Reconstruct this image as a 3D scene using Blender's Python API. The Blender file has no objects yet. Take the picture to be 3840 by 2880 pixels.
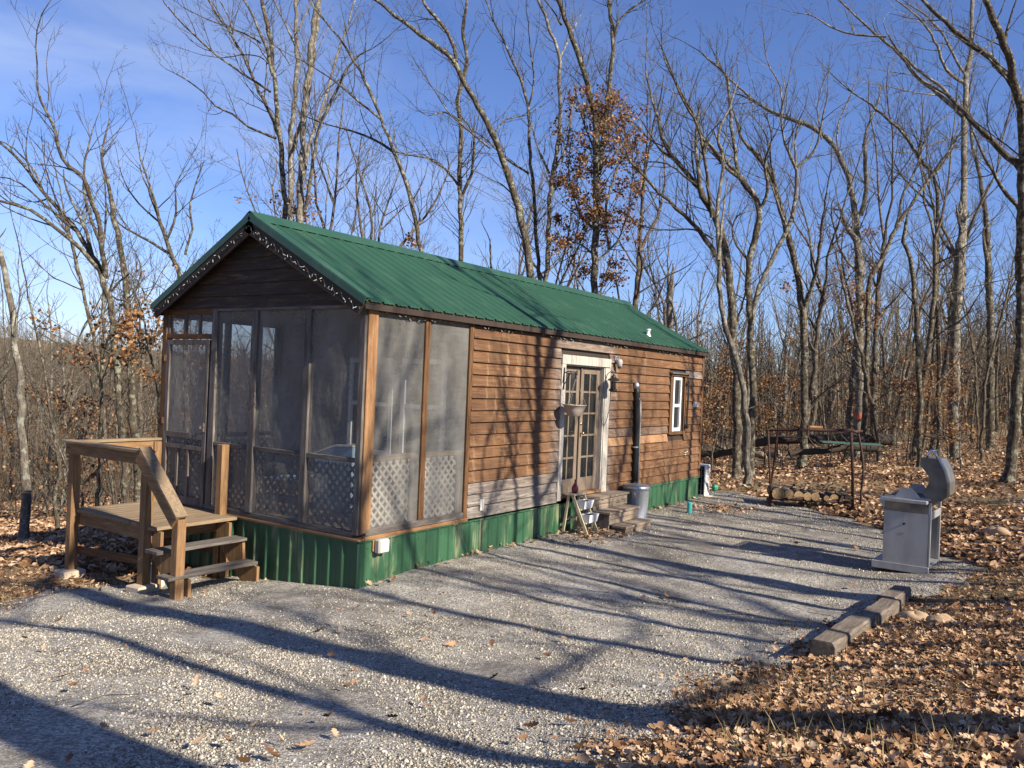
import bpy, math, random
import numpy as np
from mathutils import Vector, Matrix, Quaternion
R = math.radians
scene = bpy.context.scene
COL = scene.collection

# ------------------------------------------------------------------ camera
F = 3062.87; IW, IH = 3840, 2880
CAM = np.array([6.8328, -6.9676, 2.5]); YAW, PIT, ROL = -0.5972, -0.0005, 0.0413
FW = np.array([math.sin(YAW)*math.cos(PIT), math.cos(YAW)*math.cos(PIT), math.sin(PIT)])
_r = np.array([math.cos(YAW), -math.sin(YAW), 0]); _u = np.cross(_r, FW)
RT = math.cos(ROL)*_r + math.sin(ROL)*_u
UP = -math.sin(ROL)*_r + math.cos(ROL)*_u
cd = bpy.data.cameras.new('camera'); cam = bpy.data.objects.new('camera', cd); COL.objects.link(cam)
cd.sensor_width = 36; cd.lens = 36*F/IW; cd.clip_start = .05; cd.clip_end = 3000
cam.matrix_world = Matrix(((RT[0], UP[0], -FW[0], CAM[0]), (RT[1], UP[1], -FW[1], CAM[1]), (RT[2], UP[2], -FW[2], CAM[2]), (0, 0, 0, 1)))
scene.camera = cam

# ------------------------------------------------------------------ sky, sun, exposure
SUN_EL, SUN_AZ = R(32), R(-5.2)          # azimuth from +X towards +Y
S = Vector((math.cos(SUN_EL)*math.cos(SUN_AZ), math.cos(SUN_EL)*math.sin(SUN_AZ), math.sin(SUN_EL)))
world = bpy.data.worlds.new('World'); scene.world = world; world.use_nodes = True
wn = world.node_tree.nodes; wl = world.node_tree.links; wn.clear()
sky = wn.new('ShaderNodeTexSky'); sky.sky_type = 'NISHITA'; sky.sun_disc = False
sky.sun_elevation = SUN_EL; sky.sun_rotation = R(90) - SUN_AZ; sky.air_density = 1.0; sky.dust_density = 0.25; sky.ozone_density = 2.5; sky.altitude = 300
tc = wn.new('ShaderNodeTexCoord'); mp = wn.new('ShaderNodeMapping'); mp.inputs['Scale'].default_value = (1.1, 2.2, 6.5); mp.inputs['Rotation'].default_value = (0, R(12), R(25))
nz = wn.new('ShaderNodeTexNoise'); nz.inputs['Scale'].default_value = 1.5; nz.inputs['Detail'].default_value = 7; nz.inputs['Roughness'].default_value = .55; nz.inputs['Distortion'].default_value = .6
cr = wn.new('ShaderNodeValToRGB'); cr.color_ramp.elements[0].position = .36; cr.color_ramp.elements[1].position = .78
cr.color_ramp.elements[1].color = (.5, .5, .5, 1)
sx = wn.new('ShaderNodeSeparateXYZ'); mlt = wn.new('ShaderNodeMapRange')   # cirrus only towards the west
mlt.inputs['From Min'].default_value = -.35; mlt.inputs['From Max'].default_value = -.9
mu = wn.new('ShaderNodeMath'); mu.operation = 'MULTIPLY'
mx = wn.new('ShaderNodeMixRGB'); mx.inputs[2].default_value = (7.6, 8.4, 9.8, 1)
tint = wn.new('ShaderNodeMixRGB'); tint.blend_type = 'MULTIPLY'; tint.inputs[0].default_value = 1; tint.inputs[2].default_value = (.90, 1.0, 1.42, 1)
bg = wn.new('ShaderNodeBackground'); bg.inputs['Strength'].default_value = .058
wo = wn.new('ShaderNodeOutputWorld')
wl.new(tc.outputs['Generated'], mp.inputs[0]); wl.new(mp.outputs[0], nz.inputs['Vector']); wl.new(nz.outputs[0], cr.inputs[0])
wl.new(tc.outputs['Generated'], sx.inputs[0]); wl.new(sx.outputs[0], mlt.inputs['Value']); wl.new(cr.outputs[0], mu.inputs[0]); wl.new(mlt.outputs[0], mu.inputs[1])
wl.new(sky.outputs[0], tint.inputs[1])
wl.new(mu.outputs[0], mx.inputs[0]); wl.new(tint.outputs[0], mx.inputs[1]); wl.new(mx.outputs[0], bg.inputs[0]); wl.new(bg.outputs[0], wo.inputs[0])
sd = bpy.data.lights.new('sun', 'SUN'); sd.energy = 5.0; sd.angle = R(.53); sd.color = (1, .90, .75)
so = bpy.data.objects.new('sun', sd); COL.objects.link(so); so.rotation_euler = S.to_track_quat('Z', 'Y').to_euler(); so.location = (20, 0, 30)
scene.view_settings.view_transform = 'Standard'; scene.view_settings.look = 'None'; scene.view_settings.gamma = 1
scene.view_settings.exposure = 1.0
scene.render.engine = 'CYCLES'; scene.cycles.max_bounces = 6; scene.cycles.diffuse_bounces = 3; scene.cycles.transparent_max_bounces = 14
scene.cycles.use_denoising = True; scene.cycles.sample_clamp_indirect = 4

rng = random.Random(11); NR = np.random.RandomState(5)

# ------------------------------------------------------------------ pixel helpers (full-size photo pixels)
def ray(X, Y): return FW + RT*((X-1920)/F) - UP*((Y-1440)/F)
def sm(t): t = np.clip(t, 0, 1); return t*t*(3-2*t)
def H(x, y):
    x = np.asarray(x, float); y = np.asarray(y, float)
    r = np.hypot(x-CAM[0], y-CAM[1])
    h = -.1*np.clip(-x, 0, 2.5) - .02*np.clip(-x-2.5, 0, 2.5) - .13*np.clip(-x-5, 0, 70)
    h = h + .07*sm(y/1.0)*sm(x+1) + .95*np.clip((9.3-((x-CAM[0])*FW[0]+(y-CAM[1])*FW[1]))/6.8, 0, 1.15)**1.4*sm((14-r)/4) + .36*sm((x-4.3)/3.2)*sm((y+14)/10)
    h = h + .012*np.clip(y-8, 0, 45)*sm((x+3)/6)
    a = sm((np.hypot(x-1, y-3)-9)/12)
    h = h + a*(.06*np.sin(x*.7+1)*np.sin(y*.55) + .15*np.sin(x*.17+2)*np.sin(y*.14+1)*sm((r-20)/20))
    return h
def P(X, Y, ax, v): d = ray(X, Y); return CAM + d*((v-CAM[ax])/d[ax])
def at(X, Y):
    d = ray(X, Y); t = 1.5
    for i in range(4000):
        q = CAM + d*t
        if q[2] <= H(q[0], q[1]): break
        t *= 1.002
    return q
def atD(X, Y, D): return CAM + ray(X, Y)*D
def crop(x0, y0, x1, rw):
    s = (x1-x0)/rw
    return lambda x, y: (x0+x*s, y0+y*s)
U = lambda x, y: (x*1.736, y*1.736)
def px(Q):
    d = np.asarray(Q)-CAM; z = d@FW
    return 1920+F*(d@RT)/z, 1440-F*(d@UP)/z, z

# ------------------------------------------------------------------ materials
class NT:
    def __init__(s, name):
        s.m = bpy.data.materials.new(name); s.m.use_nodes = True; s.t = s.m.node_tree; s.n = s.t.nodes; s.l = s.t.links
        s.b = s.n['Principled BSDF']; s.out = s.n['Material Output']; s._c = None; s.k = {}
    def new(s, t, **kw):
        o = s.n.new(t)
        for a, b in kw.items(): setattr(o, a, b)
        return o
    def coord(s, scale=(1, 1, 1), rot=(0, 0, 0), kind='Object'):
        if s._c is None: s._c = s.new('ShaderNodeTexCoord')
        m = s.new('ShaderNodeMapping'); m.inputs['Scale'].default_value = scale; m.inputs['Rotation'].default_value = rot
        s.l.new(s._c.outputs[kind], m.inputs[0]); return m.outputs[0]
    def noise(s, vec, scale=5, detail=3, rough=.5, dist=0):
        o = s.new('ShaderNodeTexNoise'); o.inputs['Scale'].default_value = scale; o.inputs['Detail'].default_value = detail
        o.inputs['Roughness'].default_value = rough; o.inputs['Distortion'].default_value = dist; s.l.new(vec, o.inputs['Vector']); return o.outputs[0]
    def voro(s, vec, scale=5, out='Distance', feat='F1'):
        o = s.new('ShaderNodeTexVoronoi', feature=feat); o.inputs['Scale'].default_value = scale; s.l.new(vec, o.inputs['Vector']); return o.outputs[out]
    def ramp(s, fac, stops, interp='LINEAR'):
        o = s.new('ShaderNodeValToRGB'); e = o.color_ramp.elements; o.color_ramp.interpolation = interp
        while len(e) < len(stops): e.new(.5)
        for i, (p, c) in enumerate(stops):
            e[i].position = p; e[i].color = (*c, 1) if len(c) == 3 else c
        s.l.new(fac, o.inputs[0]); return o.outputs[0]
    def mix(s, fac, a, b, mode='MIX'):
        o = s.new('ShaderNodeMixRGB', blend_type=mode)
        for i, v in enumerate((fac, a, b)):
            if hasattr(v, 'is_linked') or hasattr(v, 'links'): s.l.new(v, o.inputs[i])
            else: o.inputs[i].default_value = v if i == 0 else (*v, 1)
        return o.outputs[0]
    def math(s, op, a, b=0, c=None):
        o = s.new('ShaderNodeMath', operation=op)
        for i, v in enumerate((a, b) if c is None else (a, b, c)):
            if hasattr(v, 'links'): s.l.new(v, o.inputs[i])
            else: o.inputs[i].default_value = v
        return o.outputs[0]
    def island(s): return s.new('ShaderNodeNewGeometry').outputs['Random Per Island']
    def sep(s, axis):
        o = s.new('ShaderNodeSeparateXYZ'); s.l.new(s.coord(), o.inputs[0]); return o.outputs['XYZ'.index(axis)]
    def rng(s, v, a, b, c=0, d=1):
        o = s.new('ShaderNodeMapRange'); s.l.new(v, o.inputs['Value'])
        for k, q in zip(('From Min', 'From Max', 'To Min', 'To Max'), (a, b, c, d)): o.inputs[k].default_value = q
        return o.outputs[0]
    def bump(s, h, strength=.5, dist=.01):
        o = s.new('ShaderNodeBump'); o.inputs['Strength'].default_value = strength; o.inputs['Distance'].default_value = dist
        s.l.new(h, o.inputs['Height']); s.l.new(o.outputs[0], s.b.inputs['Normal'])
    def done(s, col=None, rough=.8, metal=0, spec=None):
        if col is not None:
            if hasattr(col, 'links'): s.l.new(col, s.b.inputs['Base Color'])
            else: s.b.inputs['Base Color'].default_value = (*col, 1)
        if hasattr(rough, 'links'): s.l.new(rough, s.b.inputs['Roughness'])
        else: s.b.inputs['Roughness'].default_value = rough
        s.b.inputs['Metallic'].default_value = metal
        if spec is not None: s.b.inputs['Specular IOR Level'].default_value = spec
        return s.m

def wood(name, lo, mid, hi, axis='z', rough=.85, var=.35, fine=60, knots=True, spec=.25):
    n = NT(name); k = {'x': (1, 14, 14), 'y': (14, 1, 14), 'z': (14, 14, 1)}[axis]
    v = n.coord(scale=k); isl = n.island()
    g = n.noise(v, 2.2, 6, .62, .6); g2 = n.noise(v, fine/6, 3, .6)
    c = n.ramp(g, [(.28, lo), (.5, mid), (.72, hi)])
    c = n.mix(n.rng(isl, 0, 1, 0, var), c, tuple(q*.45 for q in mid))
    c = n.mix(.35, c, n.ramp(g2, [(.35, (.25, .25, .25)), (.6, (1, 1, 1))]), 'MULTIPLY')
    if knots:
        kn = n.voro(n.coord(scale={'x': (1.2, 5, 5), 'y': (5, 1.2, 5), 'z': (5, 5, 1.2)}[axis]), 1.1)
        c = n.mix(n.rng(kn, .09, .03, 0, .75), c, tuple(q*.25 for q in lo))
    n.bump(g2, .5, .006); return n.done(c, rough, spec=spec)
def plain(name, col, rough=.6, metal=0, amp=.25, scale=12, spec=None):
    n = NT(name); g = n.noise(n.coord(), scale, 4)
    return n.done(n.mix(n.rng(g, .3, .7, 0, amp), col, tuple(q*.55 for q in col)), rough, metal, spec)

M = {}
def siding_mat():
    n = NT('siding_stained_boards'); isl = n.island(); v = n.coord(scale=(9, .9, 9)); g = n.noise(v, 2.2, 7, .65, .8)
    g2 = n.noise(n.coord(scale=(30, 1.2, 60)), 1.6, 3, .6); big = n.noise(n.coord(), 1.3, 3, .55)
    c = n.ramp(g, [(.22, (.06, .027, .012)), (.48, (.165, .082, .037)), (.68, (.28, .15, .068)), (.85, (.36, .22, .115))])
    c = n.mix(n.rng(isl, 0, 1, 0, .5), c, (.10, .05, .024))
    c = n.mix(n.rng(big, .45, .62, 0, .6), c, (.115, .058, .028))
    c = n.mix(.4, c, n.ramp(g2, [(.36, (.3, .3, .3)), (.62, (1, 1, 1))]), 'MULTIPLY')
    st = n.noise(n.coord(scale=(3, 9, .5)), 1.2, 2, .5)                      # vertical stain drips
    c = n.mix(n.rng(st, .6, .78, 0, .5), c, (.36, .24, .15))
    z = n.sep('Z'); y = n.sep('Y')
    wz = n.rng(n.math('ADD', z, n.math('MULTIPLY', g, .06)), .975, .955)       # bleached lowest boards
    wz = n.math('MULTIPLY', wz, n.rng(n.math('ADD', y, n.math('MULTIPLY', big, 2)), 7.2, 6.6))
    dy = n.math('ABSOLUTE', n.math('SUBTRACT', y, 5.3))
    wd = n.math('MULTIPLY', n.rng(n.math('ADD', dy, n.math('MULTIPLY', big, .5)), 1.45, 1.1), .65)
    wb = n.rng(isl, .955, .96, 0, .8)
    w = n.math('MAXIMUM', n.math('MAXIMUM', wz, wd), wb)
    grey = n.ramp(g, [(.25, (.06, .05, .043)), (.5, (.17, .145, .125)), (.75, (.36, .32, .28))])
    c = n.mix(w, c, grey)
    fr = n.rng(isl, .0, .05, .75, 0); c = n.mix(n.math('MULTIPLY', fr, n.math('LESS_THAN', isl, .03)), c, (.42, .24, .12))
    kn = n.voro(n.coord(scale=(5, 1.6, 5)), 1.25); c = n.mix(n.rng(kn, .1, .035, 0, .8), c, (.04, .02, .01))
    n.bump(g2, .6, .008); return n.done(c, .78, spec=.3)
M['siding'] = siding_mat()
def gable_mat():
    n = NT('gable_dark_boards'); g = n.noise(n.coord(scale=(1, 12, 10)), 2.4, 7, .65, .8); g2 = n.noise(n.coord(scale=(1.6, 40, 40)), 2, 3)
    c = n.ramp(g, [(.3, (.008, .006, .005)), (.5, (.03, .02, .013)), (.66, (.11, .062, .032)), (.82, (.26, .17, .105))])  # paler brown stops also paint sunlit streaks into the board grain
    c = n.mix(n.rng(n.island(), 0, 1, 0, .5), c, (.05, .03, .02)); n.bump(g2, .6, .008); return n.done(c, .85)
M['gable'] = gable_mat()
G_ = ((.055, .047, .042), (.15, .13, .115), (.3, .265, .23)); B_ = ((.07, .033, .014), (.15, .075, .033), (.27, .15, .07))
O_ = ((.20, .10, .045), (.33, .175, .08), (.43, .26, .13)); D_ = ((.18, .125, .075), (.31, .225, .14), (.44, .34, .225))
PT_ = ((.16, .09, .045), (.27, .155, .075), (.38, .245, .13))
for a in 'xyz':
    M['grey_'+a] = wood('weathered_grey_wood_'+a, *G_, axis=a); M['brown_'+a] = wood('brown_stained_wood_'+a, *B_, axis=a)
    M['orange_'+a] = wood('orange_stained_wood_'+a, *O_, axis=a, var=.15); M['deckw_'+a] = wood('pale_treated_wood_'+a, *D_, axis=a)
    M['post_'+a] = wood('tan_treated_post_'+a, *PT_, axis=a, var=.15)
    M['whitewash_'+a] = wood('faded_white_paint_wood_'+a, (.28, .25, .21), (.50, .46, .40), (.66, .62, .55), axis=a, var=.2)
M['stepw_y'] = wood('weathered_step_wood', (.13, .10, .075), (.28, .22, .165), (.42, .345, .27), axis='y')
M['ladder'] = wood('cream_ladder_wood', (.36, .29, .18), (.55, .47, .32), (.66, .58, .42), axis='z', var=.1)
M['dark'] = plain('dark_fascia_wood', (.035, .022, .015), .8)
M['tie'] = wood('old_timber', (.075, .06, .047), (.18, .145, .115), (.31, .26, .21), axis='y', rough=.95, fine=80)
def green(name, base, worn, worn_amt, rough=.38):
    n = NT(name); g = n.noise(n.coord(scale=(1, 1, .35)), 2.6, 5, .6); f = n.noise(n.coord(scale=(14, 14, 1.2)), 2, 4)
    c = n.mix(n.rng(n.noise(n.coord(), 1.5, 4), .35, .65, 0, .35), base, tuple(q*.7 for q in base))
    w = n.math('MULTIPLY', n.rng(g, .53, .64, 0, worn_amt), n.rng(f, .38, .56))
    c = n.mix(w, c, worn); sp = n.voro(n.coord(), 26); c = n.mix(n.rng(sp, .07, .03, 0, .5*worn_amt), c, (.35, .38, .3))
    n.bump(n.noise(n.coord(), 3.5, 2), .25, .02); return n.done(c, rough, 0, .5)
M['roof'] = green('green_roof_metal', (.025, .078, .045), (.10, .16, .10), .25, .42)
M['skirt'] = green('green_skirt_metal', (.030, .098, .047), (.30, .30, .18), .6, .5)
M['white'] = plain('white_vinyl', (.78, .78, .76), .4, amp=.12)
M['cream'] = plain('cream_enamel', (.74, .71, .63), .5, amp=.12)
M['greyp'] = plain('grey_plastic', (.38, .37, .35), .5)
M['black'] = plain('black_rubber', (.012, .012, .012), .45, amp=.2)
M['brass'] = plain('brass', (.65, .45, .15), .25, 1)
M['chrome'] = plain('chrome', (.75, .78, .82), .14, 1, amp=.1)
M['putty'] = wood('taupe_door_paint', (.13, .095, .068), (.20, .152, .112), (.25, .19, .145), axis='z', var=.1, knots=False, spec=.4)
M['teal'] = plain('teal_plastic', (.06, .42, .40), .45)
M['lgreen'] = plain('green_plastic', (.02, .25, .12), .5)
M['wire'] = plain('dark_green_wire', (.008, .022, .014), .6)
M['soil'] = plain('potting_soil', (.05, .035, .025), .95, scale=60)
M['basket'] = plain('faded_basket', (.40, .34, .28), .7)
M['rock'] = plain('tan_rock', (.40, .28, .17), .9, amp=.5, scale=6)
M['concrete'] = plain('pale_concrete', (.55, .46, .34), .95, amp=.35, scale=20)
M['blue'] = plain('pale_blue_sheet', (.38, .58, .75), .6)
M['mint'] = plain('mint_bag_plastic', (.62, .80, .70), .4)
M['tabletop'] = plain('green_table_top', (.06, .12, .10), .5)
M['inner'] = wood('porch_inner_wall', (.16, .13, .11), (.24, .20, .17), (.3, .26, .22), axis='z')
def galv():
    n = NT('galvanised_steel'); v = n.voro(n.coord(), 34, 'Color'); s = n.noise(n.coord(scale=(1, 1, .4)), 7, 4)
    c = n.mix(.25, (.56, .59, .62), v, 'MULTIPLY'); c = n.mix(n.rng(s, .4, .7, 0, .5), c, (.3, .31, .33)); return n.done(c, .42, .75)
M['galv'] = galv()
def stainless():
    n = NT('worn_stainless'); s = n.noise(n.coord(scale=(1, 1, .25)), 9, 5); b = n.noise(n.coord(), 4, 4, .6)
    c = n.mix(n.rng(s, .4, .72, 0, .5), (.42, .42, .42), (.26, .245, .23)); c = n.mix(n.rng(b, .62, .74, 0, .8), c, (.12, .08, .05))
    return n.done(c, .48, .55)
M['steel'] = stainless()
def lidm():
    n = NT('tarnished_lid'); s = n.noise(n.coord(), 5, 4); c = n.ramp(s, [(.3, (.10, .09, .078)), (.6, (.18, .165, .145)), (.8, (.25, .19, .12))]); return n.done(c, .42, .5)
M['lid'] = lidm()
M['stain'] = plain('burnt_stained_steel', (.30, .26, .21), .55, .4, amp=1.3, scale=7)
def rust():
    n = NT('rusty_iron'); s = n.noise(n.coord(), 16, 5, .6); return n.done(n.ramp(s, [(.3, (.02, .011, .008)), (.55, (.055, .024, .015)), (.8, (.13, .055, .03))]), .85)
M['rust'] = rust()
def logend():
    n = NT('cut_log_end'); v = n.noise(n.coord(), 22, 4); return n.done(n.ramp(v, [(.3, (.13, .075, .035)), (.55, (.30, .20, .10)), (.8, (.44, .32, .18))]), .9)
M['cut'] = logend()
def glass():
    n = NT('window_glass'); n.b.inputs['Base Color'].default_value = (.02, .024, .026, 1); n.b.inputs['Roughness'].default_value = .04
    n.b.inputs['Specular IOR Level'].default_value = .8
    t = n.new('ShaderNodeBsdfTransparent'); m = n.new('ShaderNodeMixShader'); m.inputs[0].default_value = .72
    n.l.new(t.outputs[0], m.inputs[1]); n.l.new(n.b.outputs[0], m.inputs[2]); n.l.new(m.outputs[0], n.out.inputs[0]); return n.m
M['glass'] = glass()
def redglass():
    n = NT('dark_red_glass'); n.done((.16, .008, .014), .08, spec=.8); return n.m
M['red'] = redglass()
def screen(name, alpha, col):
    n = NT(name); g = n.noise(n.coord(scale=(1, 1, .6)), 2.3, 4, .55); g2 = n.noise(n.coord(scale=(1, 1, 4)), 5, 3)
    t = n.new('ShaderNodeBsdfTransparent'); d = n.new('ShaderNodeBsdfDiffuse'); tr = n.new('ShaderNodeBsdfTranslucent')
    c = n.mix(n.rng(g2, .35, .65, 0, .35), col, tuple(q*.65 for q in col)); n.l.new(c, d.inputs[0]); n.l.new(c, tr.inputs[0])
    a = n.new('ShaderNodeMixShader'); a.inputs[0].default_value = .38; n.l.new(d.outputs[0], a.inputs[1]); n.l.new(tr.outputs[0], a.inputs[2])
    m = n.new('ShaderNodeMixShader'); n.l.new(n.rng(g, .3, .7, alpha-.17, alpha+.17), m.inputs[0]); n.l.new(t.outputs[0], m.inputs[1]); n.l.new(a.outputs[0], m.inputs[2])  # blotchy opacity imitates bright sunlit patches on the mesh
    bp = n.new('ShaderNodeBump'); bp.inputs['Strength'].default_value = .8; bp.inputs['Distance'].default_value = .05; n.l.new(g, bp.inputs['Height'])
    n.l.new(bp.outputs[0], d.inputs['Normal']); n.l.new(m.outputs[0], n.out.inputs[0]); return n.m
M['screen'] = screen('grey_insect_screen', .53, (.33, .325, .305))
def bark(name, lo, hi, lich, amt):
    n = NT(name); v = n.coord(scale=(1, 1, .16)); g = n.noise(v, 24, 6, .72); l = n.noise(n.coord(), 7, 4, .7); q = n.noise(n.coord(scale=(1, 1, .5)), 1.1, 2)
    c = n.ramp(g, [(.32, lo), (.62, hi)])
    w = n.math('MULTIPLY', n.rng(l, .5, .6), n.rng(q, .35, .6, amt*.4, amt)); c = n.mix(w, c, lich)
    n.bump(g, 1, .05); return n.done(c, .95, spec=.1)
M['bark'] = bark('oak_bark', (.022, .017, .013), (.115, .093, .068), (.31, .31, .23), .85)
M['pale'] = bark('pale_lichen_bark', (.05, .042, .034), (.20, .172, .138), (.36, .36, .29), .9)
M['farbark'] = bark('woods_bark', (.035, .027, .02), (.14, .112, .084), (.28, .26, .2), .7)
def leafm(name, stops, tr=.25):
    n = NT(name); i = n.island(); c = n.ramp(i, stops)
    c = n.mix(n.rng(n.noise(n.coord(), 30, 2), .35, .7, 0, .4), c, (.12, .06, .03))
    d = n.new('ShaderNodeBsdfDiffuse'); t = n.new('ShaderNodeBsdfTranslucent'); m = n.new('ShaderNodeMixShader'); m.inputs[0].default_value = tr
    n.l.new(c, d.inputs[0]); n.l.new(c, t.inputs[0]); n.l.new(d.outputs[0], m.inputs[1]); n.l.new(t.outputs[0], m.inputs[2]); n.l.new(m.outputs[0], n.out.inputs[0]); return n.m
M['litter'] = leafm('fallen_oak_leaves', [(0, (.07, .04, .024)), (.2, (.19, .105, .058)), (.45, (.36, .215, .125)), (.75, (.54, .36, .225)), (1, (.72, .54, .37))], .15)
M['hung'] = leafm('brown_hanging_leaves', [(0, (.09, .045, .025)), (.35, (.24, .12, .055)), (.75, (.43, .235, .11)), (1, (.56, .36, .20))], .3)
M['straw'] = leafm('dry_grass', [(0, (.20, .15, .07)), (.5, (.38, .31, .16)), (.85, (.48, .41, .24)), (1, (.12, .17, .05))], .3)
def stones():
    n = NT('gravel_stones'); i = n.island(); c = n.ramp(i, [(0, (.10, .085, .065)), (.2, (.24, .21, .165)), (.6, (.38, .345, .28)), (.9, (.50, .465, .39)), (1, (.64, .60, .52))])
    return n.done(c, .9, spec=.2)
M['stone'] = stones()
def gravel():
    n = NT('gravel_surface'); v = n.coord(); cc = n.voro(v, 75, 'Color'); d = n.voro(v, 75, 'Distance'); big = n.noise(v, .75, 5, .6); b2 = n.noise(v, 3.2, 4, .6)
    bw = n.new('ShaderNodeRGBToBW'); n.l.new(cc, bw.inputs[0])
    c = n.ramp(bw.outputs[0], [(.12, (.20, .187, .163)), (.4, (.38, .358, .315)), (.65, (.52, .495, .445)), (.9, (.66, .635, .58))])
    dirt = n.ramp(n.noise(v, 60, 3), [(.3, (.10, .088, .072)), (.7, (.24, .215, .182))])
    yy = n.math('MULTIPLY', n.rng(n.sep('Y'), 3.5, 8.5), .09)
    w = n.rng(n.math('ADD', yy, n.math('ADD', n.math('MULTIPLY', big, .55), n.math('MULTIPLY', b2, .45))), .44, .60, 0, .9)
    c = n.mix(w, c, dirt); sp = n.noise(v, 26, 6, .75); c = n.mix(n.rng(sp, .5, .42, 0, .75), c, (.10, .088, .072)); sp2 = n.noise(v, 34, 4, .7); c = n.mix(n.rng(sp2, .57, .63, 0, .7), c, (.55, .53, .48)); c = n.mix(n.rng(d, .4, .65, 0, .5), c, (.12, .11, .095))
    n.bump(n.math('SUBTRACT', 1, d), .6, .01); return n.done(c, .92, spec=.2)
M['gravel'] = gravel()
def ground():
    n = NT('forest_floor'); v = n.coord(); a = n.noise(v, 26, 4, .7); b = n.noise(v, .35, 4, .6); cc = n.voro(v, 13, 'Color'); bw = n.new('ShaderNodeRGBToBW'); n.l.new(cc, bw.inputs[0])
    c1 = n.ramp(bw.outputs[0], [(.15, (.07, .043, .026)), (.45, (.20, .125, .07)), (.7, (.36, .235, .14)), (.95, (.52, .36, .225))])
    c2 = n.ramp(a, [(.3, (.10, .075, .04)), (.55, (.23, .175, .10)), (.8, (.34, .28, .16))])
    c = n.mix(n.rng(b, .42, .58), c1, c2); c = n.mix(n.rng(a, .5, .3, 0, .6), c, (.035, .024, .016))
    n.bump(a, .8, .05); return n.done(c, .95, spec=.1)
M['ground'] = ground()
M['hill'] = plain('distant_woods_floor', (.12, .09, .068), .95, amp=.5, scale=.08)
M['mound'] = plain('fallen_bark', (.05, .038, .028), .95, amp=.5, scale=8)

# ------------------------------------------------------------------ mesh building
def mesh_np(name, V, Fq, mat, smooth=False):
    """V (n,3), Fq (m,k) equal-sized faces -> mesh"""
    me = bpy.data.meshes.new(name); m, k = Fq.shape
    me.vertices.add(len(V)); me.vertices.foreach_set('co', np.ascontiguousarray(V, dtype=np.float32).ravel())
    me.loops.add(m*k); me.loops.foreach_set('vertex_index', np.ascontiguousarray(Fq, dtype=np.int32).ravel())
    me.polygons.add(m); me.polygons.foreach_set('loop_start', np.arange(0, m*k, k, dtype=np.int32))
    try: me.polygons.foreach_set('loop_total', np.full(m, k, dtype=np.int32))
    except Exception: pass
    if smooth: me.polygons.foreach_set('use_smooth', np.ones(m, dtype=bool))
    me.materials.append(mat); me.update(calc_edges=True); me.validate(); return me

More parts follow.
